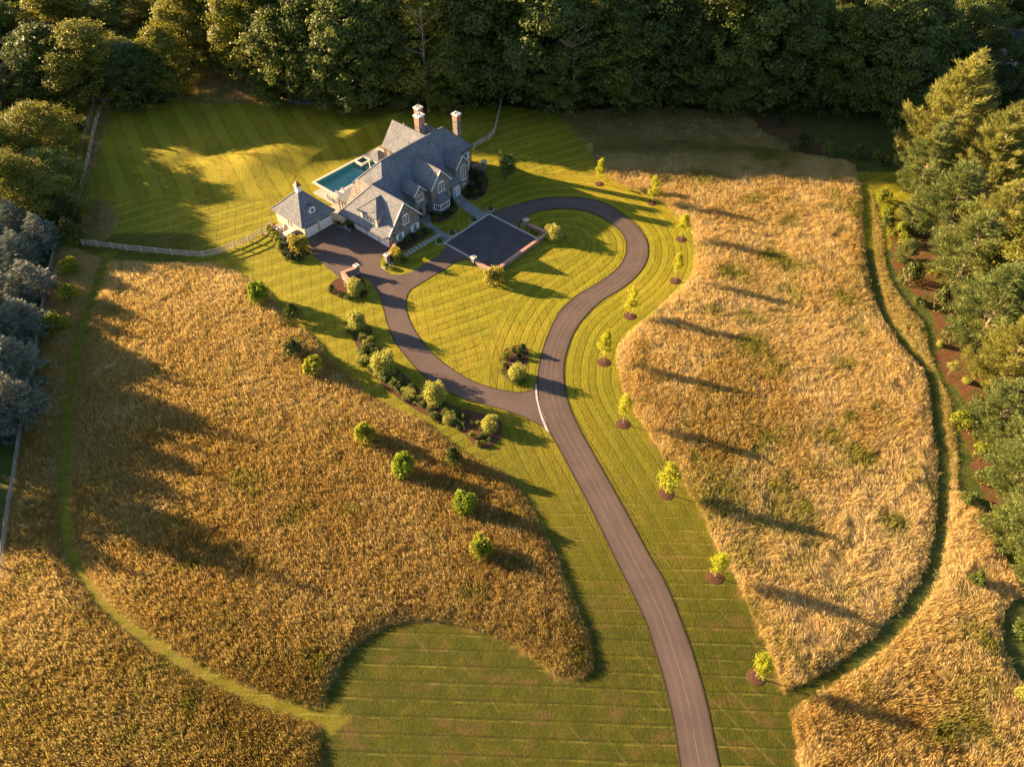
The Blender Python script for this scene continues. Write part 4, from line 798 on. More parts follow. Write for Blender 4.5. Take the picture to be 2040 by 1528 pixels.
for i, (u, v, h, r, k) in enumerate(sorted(front)):
    p = gp(u, v); tree(k, p[0], p[1], h*random.uniform(.88, 1.1), r*random.uniform(.9, 1.15), label='tall %s broadleaf tree at the edge of the wood, %s from the left' % (LOOK[k[:3]], ORD[i]), group='trees along the edge of the wood')
cnt = 0
RC = [0]*4
for row, (dy, hh) in enumerate(((13, 23), (27, 24), (42, 25), (58, 26))):
    xs = np.arange(-150+5*(row % 2), 175, 11.0)
    for x in xs:
        wy = np.interp(x, woodline[:, 0], woodline[:, 1]); xx = x+random.uniform(-2.5, 2.5); yy = wy+dy+random.uniform(-3, 3)
        if 100 < x < 150 and yy < 190: continue
        if x < -55: 
            if dy < 20: continue                                # the sunny clearing on the far left
            hh = 14
        k = random.choice(['oak0', 'oak1', 'oak2', 'ash0', 'ash1'] if x > -60 else ['yel0', 'ash0', 'oak1', 'ash1', 'yel1'])
        tree(k, xx, yy, hh+random.uniform(-3, 3), 7.6+random.uniform(-1, 1), label='tree deep in the wood, %s from the left in the %s hidden row' % (ORD[RC[row]], ORD[row]), group='trees inside the wood'); cnt += 1; RC[row] += 1
OI = iter(ORD)
# trees outside the left of the frame that throw the long shadows
for (x, y, h, r, k) in [(-118,118,15,7,'round1'),(-128,106,16,7,'oak2'),(-82,82.5,14,8,'spruce0'),(-81,75,11,7,'spruce1'),(-83,89,11.5,7,'spruce2'),(-82.5,66,17.5,8.5,'spruce0'),(-83,71,12.5,7,'spruce1'),(-82,60.5,12,7,'spruce2'),(-88,46,9,4,'spruce2')]:
    tree(k, x, y, h, r, label='tall tree standing beyond the left hand fence, %s from the top' % next(OI), group='trees beyond the left hand fence')
# left side: round broadleaf trees and blue spruces behind the fence
def at_h(u, v, h):                                    # foot of a tree whose body at height h shows at u, v
    d = ray(u, v); t = (h-CAM_H)/d[2]; return d[0]*t, d[1]*t
for (u, v, hc, h, r, k, lb) in [(72,272,4.5,10,7.6,'round0','large round yellow green tree beyond the top of the left fence'),(88,350,3.5,7.5,6.5,'round1','round dark green tree between the golden tree and the blue spruces'),(20,375,5,11,6.5,'round0','round golden green tree at the left frame edge'),(95,395,3.5,7.5,5.5,'round1','dark green spreading tree against the left fence'),(-60,300,5,12,7,'round1','round tree just outside the left frame edge')]:
    x, y = at_h(u, v, hc); tree(k, x, y, h, r, label=lb)
sprl = [(66,300,3,7,3.0),(30,440,3,7.5,3.9),(79,468,2.6,7,4.6),(35,500,2.6,7,4.3),(-15,470,3,7,4.5),(54,560,2.4,6.5,5.0),(8,580,2.6,7,4.6),(42,640,2.8,7.6,5.0),(-10,660,3,8,5),(34,725,3.4,9,4.8),(-15,740,4,9,5),(24,800,3.4,9,4.9),(-35,830,4,9,5)]
for i, (u, v, hc, h, r) in enumerate(sprl):
    x, y = at_h(u, v, hc); tree('spruce%d' % (i % 3), x, y, h, r, 'blue_spruce', 'grey blue spruce behind the left fence, %s going down the row' % ORD[i], 'spruce', 'blue spruces behind the left fence')
for i, (u, v, h, r) in enumerate(((146,448,6,2.6),(150,486,5,2.2),(165,262,5.5,1.4),(140,295,3,1.2))):
    p = gp(u, v); VAR.setdefault('yewt', None)
    if VAR['yewt'] is None: VAR['yewt'] = conifer(81, LF['yew'], 6, 2.2, 26, 10, .02, .2, 10, .28, .06, .6, .75, .6); VAR['yewt2'] = conifer(82, LF['bushlime'], 3, 1.2, 20, 9, .02, .25, 9, .2, .05, .6, .6, .6)
    cm, tm, H = VAR['yewt']; e = empty('evergreen', (p[0], p[1], gz(*p)), random.uniform(0, 6), ['dark cone shaped evergreen inside the left fence corner', 'smaller dark evergreen below it beside the left fence', 'slim evergreen between the two upper left fences', 'short evergreen by the upper left fence'][i], 'evergreen')
    link('trunk', tm, e, sc=(r/2.2, r/2.2, h/6)); link('crown', cm, e, sc=(r/2.2, r/2.2, h/6))
# right side pines
pines = [(1850,355,1888,72,9.8,'pineg','tallest golden lit pine in the stand on the right'),(1930,425,1975,175,9,'pineg','second tall golden lit pine right of the tallest one'),(1822,395,1838,220,6.0,'pine0','pine on the near left flank of the tallest pine'),(2040,420,2080,180,7,'pine1','tall pine at the right frame edge'),
 (1868,480,1895,300,7.5,'pine1','green pine beside the mulch below the tallest pine'),(1945,540,1985,330,8.2,'pineg','large green pine in the middle of the right stand'),(1898,575,1932,400,7,'pine0','pine with a bare lower trunk left of the maple'),(2010,620,2055,420,7.2,'yel0','yellow green broadleaf tree among the right pines'),(1942,690,1985,500,7.6,'pine1','green pine with bare trunk above the mulch on the right'),(2040,720,2085,520,6.5,'pine0','pine at the right frame edge halfway down'),(1985,770,2030,600,6.5,'pineg','golden lit green pine above the low full pine'),
 (1812,455,1822,365,3.4,'pinel','low bushy pine nearest the grass path'),(1838,300,1850,150,4.2,'yel1','pale broadleaf tree hugging the left of the tallest pine'),(1978,855,2000,735,5.6,'pinel','low full pine above the lime shrubs on the right'),(2060,860,2095,720,5,'pinel','pine at the right frame edge above the low full pine'),(1998,900,2015,828,4.0,'pinel','low spreading pine beside the curved mulch edge'),(2020,990,2062,850,6.2,'pine1','pine at the right edge near the lower mulch'),(2025,1075,2052,955,5.6,'pinel','lowest large pine at the right frame edge'),(2070,1150,2100,1040,4.5,'pinel','pine at the right edge under the lowest large one'),
 (2120,640,2180,420,6.5,'pine1','tall pine outside the right frame edge'),(2140,900,2200,740,6,'pine0','pine outside the right frame edge lower down'),(1800,520,1806,470,2.2,'pinel','small bushy pine over the upper mulch')]
for (u, v, tu, tv, r, k, lb) in pines:
    p = gp(u, v); h = best_h(u, v, tu, tv); tree(k, p[0], p[1], h, r, 'broadleaf_tree' if k[0] in 'ay' else 'pine_tree', lb, 'tree' if k[0] in 'ay' else 'pine')

# ---------------------------------------------------------------- shrubs and small trees
BM = {'round': [bushmesh(101+i, LF['bush'], 1000, .17) for i in range(2)], 'dark': [bushmesh(111+i, LF['bushdark'], 900, .17) for i in range(2)], 'lime': [bushmesh(121+i, LF['bushlime'], 1100, .16) for i in range(2)],
      'feather': [bushmesh(131+i, LF['feather'], 2600, .10, 22, .9, 0, .9) for i in range(2)], 'yew': [bushmesh(141+i, LF['yew'], 1700, .13, 16, .9, .75, .2) for i in range(2)], 'box': [bushmesh(151, LF['bush'], 700, .12, 14, .8, 0, .3)],
      'gold': [bushmesh(161, mat_leaf('leaves_gold', (.20, .20, .03), (.38, .34, .05), .4, 1.2, .2), 1500, .14, 12, .9, 0, .4)], 'rust': [bushmesh(171, LF['rust'], 700, .16)], 'oval': [bushmesh(181+i, mat_leaf('leaves_fresh_green', (.10, .17, .012), (.27, .34, .03), .4, 1.2, .4), 2600, .13, 26, .95, .12, .3) for i in range(2)]}
TW = twigs(5)
def bush(kind, x, y, r, h, label, name='shrub', cat='shrub', group=None, rz=None):
    e = empty(name, (x, y, gz(x, y)), random.uniform(0, 6.28) if rz is None else rz, label, cat, group); m = random.choice(BM[kind])
    link('stem', TW, e, sc=(r, r, h)); link('crown', m, e, sc=(r*1.08, r*1.08, h)); return e
def bpx(kind, u, v, r, h, label, **k): p = gp(u, v); return bush(kind, p[0], p[1], r, h, label, **k)
# lime street trees in mulch rings
SM = [streetmesh(201+i) for i in range(3)]; RINGM = MB(); RINGM.tube([(0,0,-.02),(0,0,.03),(0,0,.10)], [1.0,.95,.45], 22); ringmesh = RINGM.mesh('mulch_ring', M['mulch'], uv=False)
st = [(1194,367,1200,318,.85),(1299,405,1304,352,.9),(1357,477,1368,428,.95),(1345,560,1350,505,.95),(1255,630,1258,576,1.0),(1203,722,1212,662,1.0),(1241,845,1252,790,1.0),(1327,984,1336,926,1.0),(1424,1149,1440,1104,1.05),(1506,1348,1522,1306,1.0)]
for i, (u, v, tu, tv, r) in enumerate(st):
    h = max(3.6, best_h(u, v, tu, tv)); p = gp(u, v); cm, tm, H = SM[i % 3]
    prop(link('mulch_ring', ringmesh, None, (p[0], p[1], 0), 0, (r*1.0, r*.95, 1)), 'round brown mulch ring in the verge, %s down the drive' % ORD[i], None, 'mulch rings along the drive', 'structure')
    e = empty('young_tree', (p[0], p[1], .05), random.uniform(0, 6), 'slim lime green young tree in its mulch ring, %s from the house side' % ORD[i], 'young tree', 'young trees along the right of the drive')
    w = (1.0+.12*(i > 6))*[.9,1,1.05,.85,1.1,.95,1.0,1.1,.9,.95][i]; link('trunk', tm, e, sc=(w, w, h/H)); link('crown', cm, e, sc=(w*1.12, w*1.12, h/H*1.05))
# trees by the house
p = gp(1012, 372); cm, tm, H = streetmesh(211, LF['bush'], 2600, .3, .2); e = empty('young_tree', (p[0], p[1], 0), 1, 'loose green tree in the shade right of the house', 'tree'); link('trunk', tm, e, sc=(1.5, 1.5, 1.3)); link('crown', cm, e, sc=(1.7, 1.7, 1.3))
# meadow shrubs
for (k, u, v, r, h, lb) in [('oval',520,602,1.7,3.6,'bright green egg shaped tree at the upper meadow edge'),('yew',588,640,1.7,3.6,'cone shaped evergreen beside the bare soil strip'),('yew',588,712,2.1,3.4,'broad dark evergreen below the bare soil strip'),('lime',627,745,1.7,3.2,'pale lime bushy tree at the meadow edge'),('lime',729,880,1.6,3.4,'small lime tree standing alone in the golden meadow'),('oval',806,945,1.6,3.2,'bright green egg shaped tree in the middle meadow'),('yew',905,928,1.5,3.6,'green cone tree near the meadow rim'),('oval',927,1015,1.6,3.0,'round green tree below the cone tree in the meadow'),('lime',958,1100,1.65,2.8,'lowest round lime tree in the left meadow')]:
    bpx(k, u, v, r, h, lb, name='young_tree', cat='tree')
for (u, v, r, h, lb) in [(145,545,1.6,3.0,'faint green sapling in the left strip, uppermost'),(143,600,1.8,3.2,'pale sapling in the left strip, second down'),(118,655,1.9,3.2,'pale sapling in the left strip, third down'),(150,490,1.5,2.6,'bushy sapling at the fence corner')]: bpx('lime', u, v, r, h, lb, name='sapling', cat='sapling')
# beds with mulch
bed = [(704,640),(716,636),(742,655),(748,690),(765,712),(800,742),(830,770),(860,790),(900,808),(950,822),(985,828),(1002,842),(1000,862),(984,888),(960,896),(944,888),(930,868),(905,852),(860,834),(810,806),(770,776),(740,745),(718,705),(700,668)]
sheet('planting_bed', smooth_line(gpoly(bed), 2, True), M['mulch'], .02, label='long curved mulch bed between meadow and drive')
beds2 = {'island_bed': [(1000,700),(1015,690),(1040,686),(1053,698),(1052,720),(1046,740),(1048,760),(1030,768),(1008,756),(998,735),(996,714)], 'entry_bed': [(655,568),(672,553),(700,552),(722,552),(730,568),(726,588),(700,597),(672,590),(655,582)], 'yard_bed': [(598,512),(575,508),(556,492),(540,478),(536,455),(546,440),(556,470),(566,486),(590,478),(606,480),(622,508)]}
for nm, pl in beds2.items(): sheet(nm, smooth_line(gpoly(pl), 2, True), M['mulch'], .02, label={'island_bed': 'kidney shaped planted bed inside the drive loop', 'entry_bed': 'planted bed around the angled wall', 'yard_bed': 'planted bed around the pool equipment'}[nm])
for nm, pl in {'front_bed': [(-7,-5.7),(.2,-5.7),(.2,-3.6),(-6.5,-3.5)], 'front_bed ': [(4.2,-8),(9.2,-8.2),(9.0,-5.2),(4.9,-4.3),(2.6,-5.2),(3.2,-7)], 'front_bed  ': [(12.4,-8.7),(15,-8.7),(19,-11.6),(20.5,-10),(18.5,-7),(14.5,-4.4),(11.6,-5.2),(11.9,-7)]}.items():
    sheet('planting_bed', smooth_line([W(*q) for q in pl], 1, True), M['mulch'], .018, label='dark planted bed along the foot of the house front')
line = smooth_line(gpoly([(716,650),(726,690),(750,722),(780,752),(815,780),(850,806),(890,826),(930,838),(965,845),(985,860)]), 2)
dd = np.r_[0, np.cumsum(np.hypot(*np.diff(line, axis=0).T))]
for i in range(60):
    q = dd[-1]*(i+.5)/60; c = np.array([np.interp(q, dd, line[:, 0]), np.interp(q, dd, line[:, 1])]); c = c+np.array([random.uniform(-1.6, 1.0), random.uniform(-1.3, 1.2)]); k = 'round' if i % 3 else 'feather'; r = random.uniform(.6, 1.05)*(1 if i < 50 else .55)
    bush(k, c[0], c[1], r, r*.95, '%s mounded shrub in the long curved bed, %s from its house end' % ({'round': 'dark green', 'feather': 'grey green'}[k], ORD[i]), group='low shrubs in the long curved bed')
bp = smooth_line(gpoly(bed), 2, True); x0, y0 = bp.min(0); x1, y1 = bp.max(0); q = rng.uniform((x0, y0), (x1, y1), (150000, 2)); eb, _, _ = segdist(q[:, 0], q[:, 1], np.vstack([bp, bp[:1]])); k = inpoly(q[:, 0], q[:, 1], bp) & (eb > .45) & (proj(q[:, 0], q[:, 1])[0] < 925)
q = q[k]; lump = np.sin(q[:, 0]*2.9+np.sin(q[:, 1]*2.3)*1.4)*np.sin(q[:, 1]*3.1+np.sin(q[:, 0]*1.9)); k = lump > -.6; q = q[k]; lump = lump[k]
C3 = np.stack([q[:, 0], q[:, 1],   .08+(lump+.6)*.55*rng.uniform(.35, 1, len(q))], 1)
prop(link('ground_cover', leaf_mesh('ground_cover', C3, np.tile([0, 0, 1.], (len(C3), 1)), .15, mat_leaf('cover_leaves', (.05, .085, .018), (.20, .22, .05), .3, 1.6, .3), .65, .45)), 'low mixed planting covering the long curved bed', 'ground cover', None, 'stuff')
for (u, v, r, h, lb) in [(714,655,1.5,3.4,'pale feathery shrub at the top of the long curved bed'),(766,738,1.8,3.6,'large pale feathery shrub in the upper middle of the long curved bed'),(868,800,1.6,3.3,'pale feathery shrub in the lower middle of the long curved bed'),(976,852,1.3,2.0,'round shrub at the lower end of the long curved bed')]: bpx('feather', u, v, r, h, lb)
for i, (k, u, v, r) in enumerate([('lime',940,868,.5),('box',955,872,.45),('box',968,868,.45),('box',962,884,.45),('lime',952,886,.45),('box',975,878,.4)]): bpx(k, u, v, r, r*1.4, 'tiny clipped shrub at the mulched tip of the long bed, %s from the left' % ORD[i], group='tiny shrubs at the bed tip')
for i, (k, u, v, r, h) in enumerate([('lime',1008,712,.8,.9),('yew',1040,700,.9,1.6),('lime',1003,730,.7,.8),('dark',1035,712,.7,.8),('feather',1030,752,1.4,2.4),('box',1012,752,.8,.7),('box',1040,758,.8,.7),('lime',1022,698,.6,.7),('box',1002,742,.7,.6),('box',1026,764,.8,.6)]): bpx(k, u, v, r, h, 'shrub in the kidney shaped island bed, %s in order of planting' % ORD[i] if i != 4 else 'tallest rounded shrub in the kidney shaped island bed', group='shrubs in the island bed')
for i, (k, u, v, r, h) in enumerate([('yew',662,582,.8,1.5),('feather',710,585,1.5,2.6),('dark',722,590,.9,1.1),('box',680,590,.7,.7),('box',694,594,.8,.7),('dark',700,575,.7,.9)]): bpx(k, u, v, r, h, 'shrub around the angled wall by the yard, %s from the left' % ORD[i], group='shrubs around the angled wall')
bpx('gold', 597, 500, 1.9, 3.0, 'large yellow green shrub at the corner of the garage yard'); bpx('rust', 585, 513, .8, 1.1, 'round bronze shrub beside the yellow green one')
for i, (u, v, r) in enumerate([(572,505,.9),(578,518,.8),(592,517,.9),(564,498,.8),(602,515,.8),(568,510,.7),(600,505,.8)]): bpx('dark' if i % 2 else 'yew', u, v, r, r*1.3, 'small dark shrub in the yard bed, %s counted along it' % ORD[i], group='small dark shrubs in the yard bed')
for i in range(9): q = i/8; bpx('lime' if i % 2 else 'round', 540+q*22, 462+q*34, .65, 1.3, 'hedge shrub screening the pool equipment, %s from the fence' % ORD[i], group='hedge beside the pool equipment')
bpx('gold', 983, 560, 1.9, 2.9, 'sunlit golden shrub at the corner of the court wall'); bpx('feather', 1104, 476, 1.7, 2.6, 'shaded round shrub outside the upper corner of the court wall')
bpx('gold', 793, 518, 1.25, 2.6, 'golden shrub at the end of the garage gable wall'); bpx('lime', 768, 532, .7, .9, 'small lime shrub by the last stepping stones'); bpx('box', 806, 522, .8, .9, 'small grey green shrub beside the golden one')
for i, (s, t) in enumerate([(-6.3,-5.0),(-5.2,-4.9),(-3.9,-5.0),(-2.7,-4.8),(-1.5,-4.9),(-.4,-4.8),(.1,-4.0)]):
    p = W(s, t); bush('dark' if i % 2 else 'round', p[0], p[1], .75, .95, 'dark shrub under the garage gable, %s from the yard' % ORD[i], group='shrubs under the garage gable')
for i, (s, t) in enumerate([(4.6,-6.2),(5.3,-5.6),(6.3,-5.4),(7.3,-5.5),(8.3,-6.3),(8.6,-7.3),(3.4,-6.0),(4.0,-7.2),(9.2,-7.6)]):
    p = W(s, t); bush('dark' if i % 3 else 'round', p[0], p[1], .62, .8, 'dark shrub round the foot of the bay window, %s in the bed' % ORD[i], group='shrubs round the bay window')
for i, (s, t, r) in enumerate([(12.6,-7.6,.7),(13.4,-7.8,.8),(14.3,-7.9,.8),(15.2,-8.6,.9),(16.0,-9.6,1.1),(17.2,-10.3,1.1),(18.4,-10.3,.9),(12.3,-6.4,.7),(13.1,-6.0,.7),(14.0,-6.2,.7),(15.0,-6.6,.8),(16.1,-7.4,.8),(17.2,-8.2,.8),(18.2,-9.0,.8),(14.2,-5.2,.6)]):
    p = W(s, t); bush('dark' if i % 3 else 'round', p[0], p[1], r, r*1.4 if i in (4, 5) else r*1.0, 'dark shrub in the bed right of the front door, %s counted from the door' % ORD[i], group='shrubs right of the front door')
for i, (s, t) in enumerate([(7.7,-.9),(11.9,-.9),(-.5,-.95),(2.5,-.95)]):
    p = W(s, t); ring = MB(); 
    for k in range(14): a = 2*math.pi*k/14; a2 = 2*math.pi*(k+1)/14; ring.bar((.72*math.cos(a), .72*math.sin(a), .08), (.72*math.cos(a2), .72*math.sin(a2), .08), .12, .16)
    lb = ['left of the front walk', 'right of the front walk', 'left of the narrow walk', 'right of the narrow walk'][i]
    prop(ring.build('stone_ring', M['granite'], None, (p[0], p[1], 0)), 'pale cobble ring at the court edge '+lb, 'stone edging', 'cobble rings at the court'); bush('box', p[0], p[1], .62, .75, 'clipped round boxwood at the court edge '+lb, 'boxwood', 'boxwood', 'boxwoods at the court')
for i, (s, t) in enumerate([(11.4,7.9),(11.5,8.8),(11.5,9.7)]): p = W(s, t); bush('box', p[0], p[1], .45, .6, 'small shrub between the court and its wall, %s from the pillar' % ORD[i], group='small shrubs inside the court wall')
for i, (k, s, t, r) in enumerate([('round',-6.9,-16.2,.6),('rust',-6.6,-17.0,.5),('lime',-7.0,-15.5,.6),('dark',-7.8,-15.0,.6),('dark',-8.3,-17.3,.5),('gold',-8.2,-16.6,.4)]): p = W(s, t); bush(k, p[0], p[1], r, r*1.5, 'small garden shrub between the two garages, %s counted from the porch' % ORD[i], group='shrubs between the garages')
sheet('garden_path', smooth_line([W(-8.9,-17.4), W(-7.9,-17.1), W(-7.3,-15.6), W(-7.7,-14.6), W(-8.5,-14.4), W(-8.3,-15.4), W(-8.6,-16.5)], 1, True), M['flag'], .035, label='curved flagstone path between the garages')
# right hand planting in the mulch
ri = 0
for (k, u, v, r, h, lb) in [('lime',1758,402,1.5,2.4,'rounded lime shrub at the top of the mulch edge'),('lime',1768,432,1.4,2.2,'lime shrub just below the top one'),('round',1765,450,1.2,1.8,'mid green shrub between lime shrubs'),('lime',1795,465,1.5,2.2,'lime shrub over the red mulch'),('lime',1800,485,1.4,1.9,'low lime mound over the red mulch'),('round',1706,312,1.6,2.4,'rounded green shrub where the grass path begins'),('round',1753,325,1.6,2.6,'dark rounded shrub right of the path start'),
    ('yew',1810,560,2.0,3.6,'rounded dark yew left of the bare trunk'),('yew',1868,610,2.0,3.8,'middle dark yew in the mulch'),('yew',1900,675,2.1,3.8,'tall yew above the bare mulch patch'),('yew',1962,740,2.2,3.6,'broad dark yew below the bare trunk pine'),('lime',1855,545,1.2,2.0,'lime shrub between the dark yews'),('lime',1946,655,1.1,1.8,'small lime shrub right of the tall yew'),
    ('feather',1872,688,.6,.9,'tiny grey shrub near the mulch edge'),('feather',1930,698,.8,1.1,'small grey shrub in the open mulch'),('feather',1925,760,.7,.9,'small grey shrub lowest in the open mulch'),('lime',1912,845,1.6,2.0,'bright lime mound beside the grass path'),('lime',1955,905,1.5,1.9,'second bright lime mound lower down'),('round',1962,955,1.5,2.0,'green conifer mound in the lower mulch'),('lime',1995,1035,1.6,2.0,'lime shrub lowest in the mulch'),
    ('round',1945,1160,1.0,1.6,'lone green shrub in the lower right meadow'),('round',1930,1000,1.2,1.2,'scruffy bush beside the lower grass path'),('round',1830,605,1.1,1.2,'weedy bush by the upper grass path'),('lime',1775,470,.9,1.1,'weedy clump at the mulch edge'),('dark',1600,300,1.6,3.6,'dark cone evergreen in the shaded bed'),('yew',1643,312,1.5,3.4,'second dark cone evergreen in the shaded bed'),('dark',1555,250,1.2,2.6,'small dark evergreen at the back of the shaded bed'),('round',1580,300,.9,1.6,'little green bush beside the dark cone'),('feather',2035,1390,1.0,1.6,'pale shrub at the lower right edge'),('round',2035,1260,1.2,1.8,'shrub in the green patch at the right edge')]:
    bpx(k, u, v, r, h, lb)
cm, tm, H = SM[0]; p = gp(1888, 748); e = empty('young_tree', (p[0], p[1], 0), 2, 'small grey green tree standing in the bare mulch patch', 'young tree'); link('trunk', tm, e, sc=(.8, .8, .5)); link('crown', bushmesh(301, LF['feather'], 900, .13), e, loc=(0, 0, 1.5), sc=(.9, .9, 1.1))
# bare dead trees
def deadtree(seed, H):
    rg = np.random.default_rng(seed); t = MB(); t.tube([(0,0,-.2),(.2,0,H*.4),(0,.3,H)], [.28,.18,.03], 7)
    for k in range(26):
        z = H*rg.uniform(.3, .95); a = rg.uniform(0, 6.28); L = (H-z)*.4+1.2; e = (L*math.cos(a), L*math.sin(a), z+L*.7); t.tube([(0,0,z), (e[0]*.5, e[1]*.5, z+L*.25), e], [.09,.05,.015], 5)
        for q in range(3): f = rg.uniform(.4, .9); b_ = a+rg.uniform(-.9, .9); s_ = (e[0]*f, e[1]*f, z+L*.7*f*f+.1); t.tube([s_, (s_[0]+1.2*math.cos(b_), s_[1]+1.2*math.sin(b_), s_[2]+.8)], [.035,.01], 4)
    return t
for i, (u, v, h, lb) in enumerate([(40,222,17,'bare dead tree with pale branches at the far left'),(1138,226,18,'bare grey dead tree caught in the front of the wood'),(1770,245,15,'bare trunked tree in the gap left of the pines'),(855,226,21,'tall pale limbed bare tree at the wood edge behind the chimneys')]):
    p = gp(u, v); e = empty('dead_tree', (p[0], p[1], 0), i, lb, 'dead tree'); deadtree(400+i, h).build('trunk', M['bark_pale'], e)

# ---------------------------------------------------------------- split rail fences
def fence(pts_px, label, hgt=1.25, rails=3, step=2.6, mat='wood', close=None):
    pts = smooth_line(gpoly(pts_px), 1); d = np.r_[0, np.cumsum(np.hypot(*np.diff(pts, axis=0).T))]; n = max(2, int(d[-1]/step)+1); q = np.linspace(0, d[-1], n)
    P = np.stack([np.interp(q, d, pts[:, 0]), np.interp(q, d, pts[:, 1])], 1); o = empty('rail_fence', (P[0][0], P[0][1], 0), 0, label, 'fence')
    pb = MB(); pb.box(-.09, .09, -.07, .07, -.1, hgt); pb.box(-.06, .06, -.05, .05, hgt, hgt+.05); pm = pb.mesh('post', M[mat])
    for k, p in enumerate(P):
        z = gz(*p); link('post', pm, o, (p[0]-P[0][0], p[1]-P[0][1], z), math.atan2(*(P[min(k+1, n-1)]-P[max(k-1, 0)])[::-1])+random.uniform(-.1, .1))
        if k < n-1:
            r = MB(); z2 = gz(*P[k+1])
            for j in range(rails): zz = hgt*(.25+.33*j)*(.95 if rails == 3 else 1.0); r.bar((p[0]-P[0][0], p[1]-P[0][1], z+zz+random.uniform(-.03, .03)), (P[k+1][0]-P[0][0], P[k+1][1]-P[0][1], z2+zz+random.uniform(-.03, .03)), .07, .13)
            r.build('rails', M[mat], o)
fence([(226,198),(203,215),(190,260),(178,320),(166,370),(158,408)], 'pale split rail fence running down the upper left side of the lawn', mat='woodlight')
fence([(190,215),(172,270),(158,320),(145,400),(127,458),(103,537),(91,596),(84,654),(74,702),(65,771),(51,829),(38,908),(31,962),(20,1015),(12,1085),(0,1180)], 'long weathered rail fence along the whole left boundary beside the spruces', step=3.0)
fence([(166,489),(215,494),(270,502),(340,508),(410,515),(445,504),(490,486),(520,470),(543,452)], 'split rail fence crossing below the back lawn to the detached garage', mat='woodlight')
fence([(-60,235),(0,224),(60,214),(130,208),(190,206),(215,206)], 'dark rail fence along the wood at the top left', mat='wood')
fence([(380,143),(455,145)], 'short dark rail fence at the back under the trees', mat='wood')
fence([(944,297),(962,286),(984,274),(990,245),(997,215),(1001,192)], 'rail fence climbing from the house end to the wood', mat='woodlight', step=2.2)
fence([(133,470),(138,455),(143,440)], 'short leaning rail fence beside the dark evergreens', mat='woodlight')
# gravel patch behind, neighbour's house in the corner
sheet('gravel_path', smooth_line(gpoly([(563,203),(590,200),(636,204),(630,210),(585,209)]), 1, True), M['gravel'], gz(*gp(600, 205))+.05, label='short pale gravel strip near the trees')
nb = at_h(2075, 110, 3); N = empty('neighbour_house', (nb[0], nb[1], gz(nb[0], nb[1])), R(-8), 'dark roofed neighbouring house partly hidden in the top right corner', 'house')
b = MB(); b.box(-8, 9, -5, 5, 0, 5); b.build('wall', M['white'], N)
b = MB(); b.add([(-8.6,-5.7,4.8),(9.6,-5.7,4.8),(9.6,5.7,4.8),(-8.6,5.7,4.8),(-8.6,0,8.2),(9.6,0,8.2)], [(0,1,5,4),(2,3,4,5),(0,4,3),(1,2,5),(0,3,2,1)]); b.build('roof', mat_plain('dark_shingle', (.035, .03, .032), .8, .3, .3), N)
sheet('neighbour_drive', [(nb[0]-9, nb[1]-12), (nb[0]+14, nb[1]-12), (nb[0]+14, nb[1]-6), (nb[0]-9, nb[1]-6)], M['granite'], gz(*nb)+.1)

# ---------------------------------------------------------------- tall meadow grass
def mat_grass():
    m, n, o = newmat('meadow_grass'); g = NG(n); tone = g.attr('tone', 'INSTANCER'); grn = g.attr('grn', 'INSTANCER')
    z = g.n('ShaderNodeSeparateXYZ'); g.l(g.coord('Object'), z.inputs[0]); gi = g.n('ShaderNodeNewGeometry').outputs['Random Per Island']
    tf = g.math('ADD', g.math('MULTIPLY', tone, .62), g.math('MULTIPLY', gi, .42))
    c = g.ramp(tf, [(0, (.20, .11, .03)), (.3, (.44, .27, .07)), (.6, (.60, .44, .155)), (1, (.88, .73, .42))])
    c = g.mix(grn, c, g.mix(gi, (.13, .16, .02), (.32, .31, .05)))
    t = g.n('ShaderNodeBsdfTranslucent'); g.l(c, t.inputs[0]); mx = g.n('ShaderNodeMixShader'); mx.inputs[0].default_value = .45
    g.l(g.bsdf(c, .7, .2), mx.inputs[1]); g.l(t.outputs[0], mx.inputs[2]); g.l(mx.outputs[0], o.inputs[0]); return m
MG = mat_grass()
tufts = bpy.data.collections.new('grass_tufts')
def tuft(seed, n=26, spread=.34):
    rg = np.random.default_rng(seed); V = []; Fs = []
    for k in range(n):
        stem = k < 5; a = rg.uniform(0, 6.28); r = spread*math.sqrt(rg.uniform()); b = np.array([r*math.cos(a), r*math.sin(a), 0]); L = rg.uniform(.85, 1.25) if stem else rg.uniform(.35, .8); q = .05 if stem else .22
        dr = np.array([rg.normal()*q, rg.normal()*q, 1.]); side = unit(rg.normal(size=(1, 3)))[0]; side[2] *= .3; m_ = b+dr*L*.55; tp = b+dr*L+np.array([rg.normal()*.05, rg.normal()*.05, -.02]); i = len(V); ww = (.017 if stem else .015)*rg.uniform(.7, 1.3)
        V += [b-side*ww*.6, b+side*ww*.6, m_+side*ww*.8, m_-side*ww*.8, tp+side*ww*(1.2 if stem else .3), tp-side*ww*(1.2 if stem else .3)]; Fs += [(i, i+1, i+2, i+3), (i+3, i+2, i+4, i+5)]
    o = bpy.data.objects.new('grass_tuft', np_mesh('grass_tuft', np.array(V), Fs, MG)); tufts.objects.link(o); return o
for i in range(6): tuft(500+i)
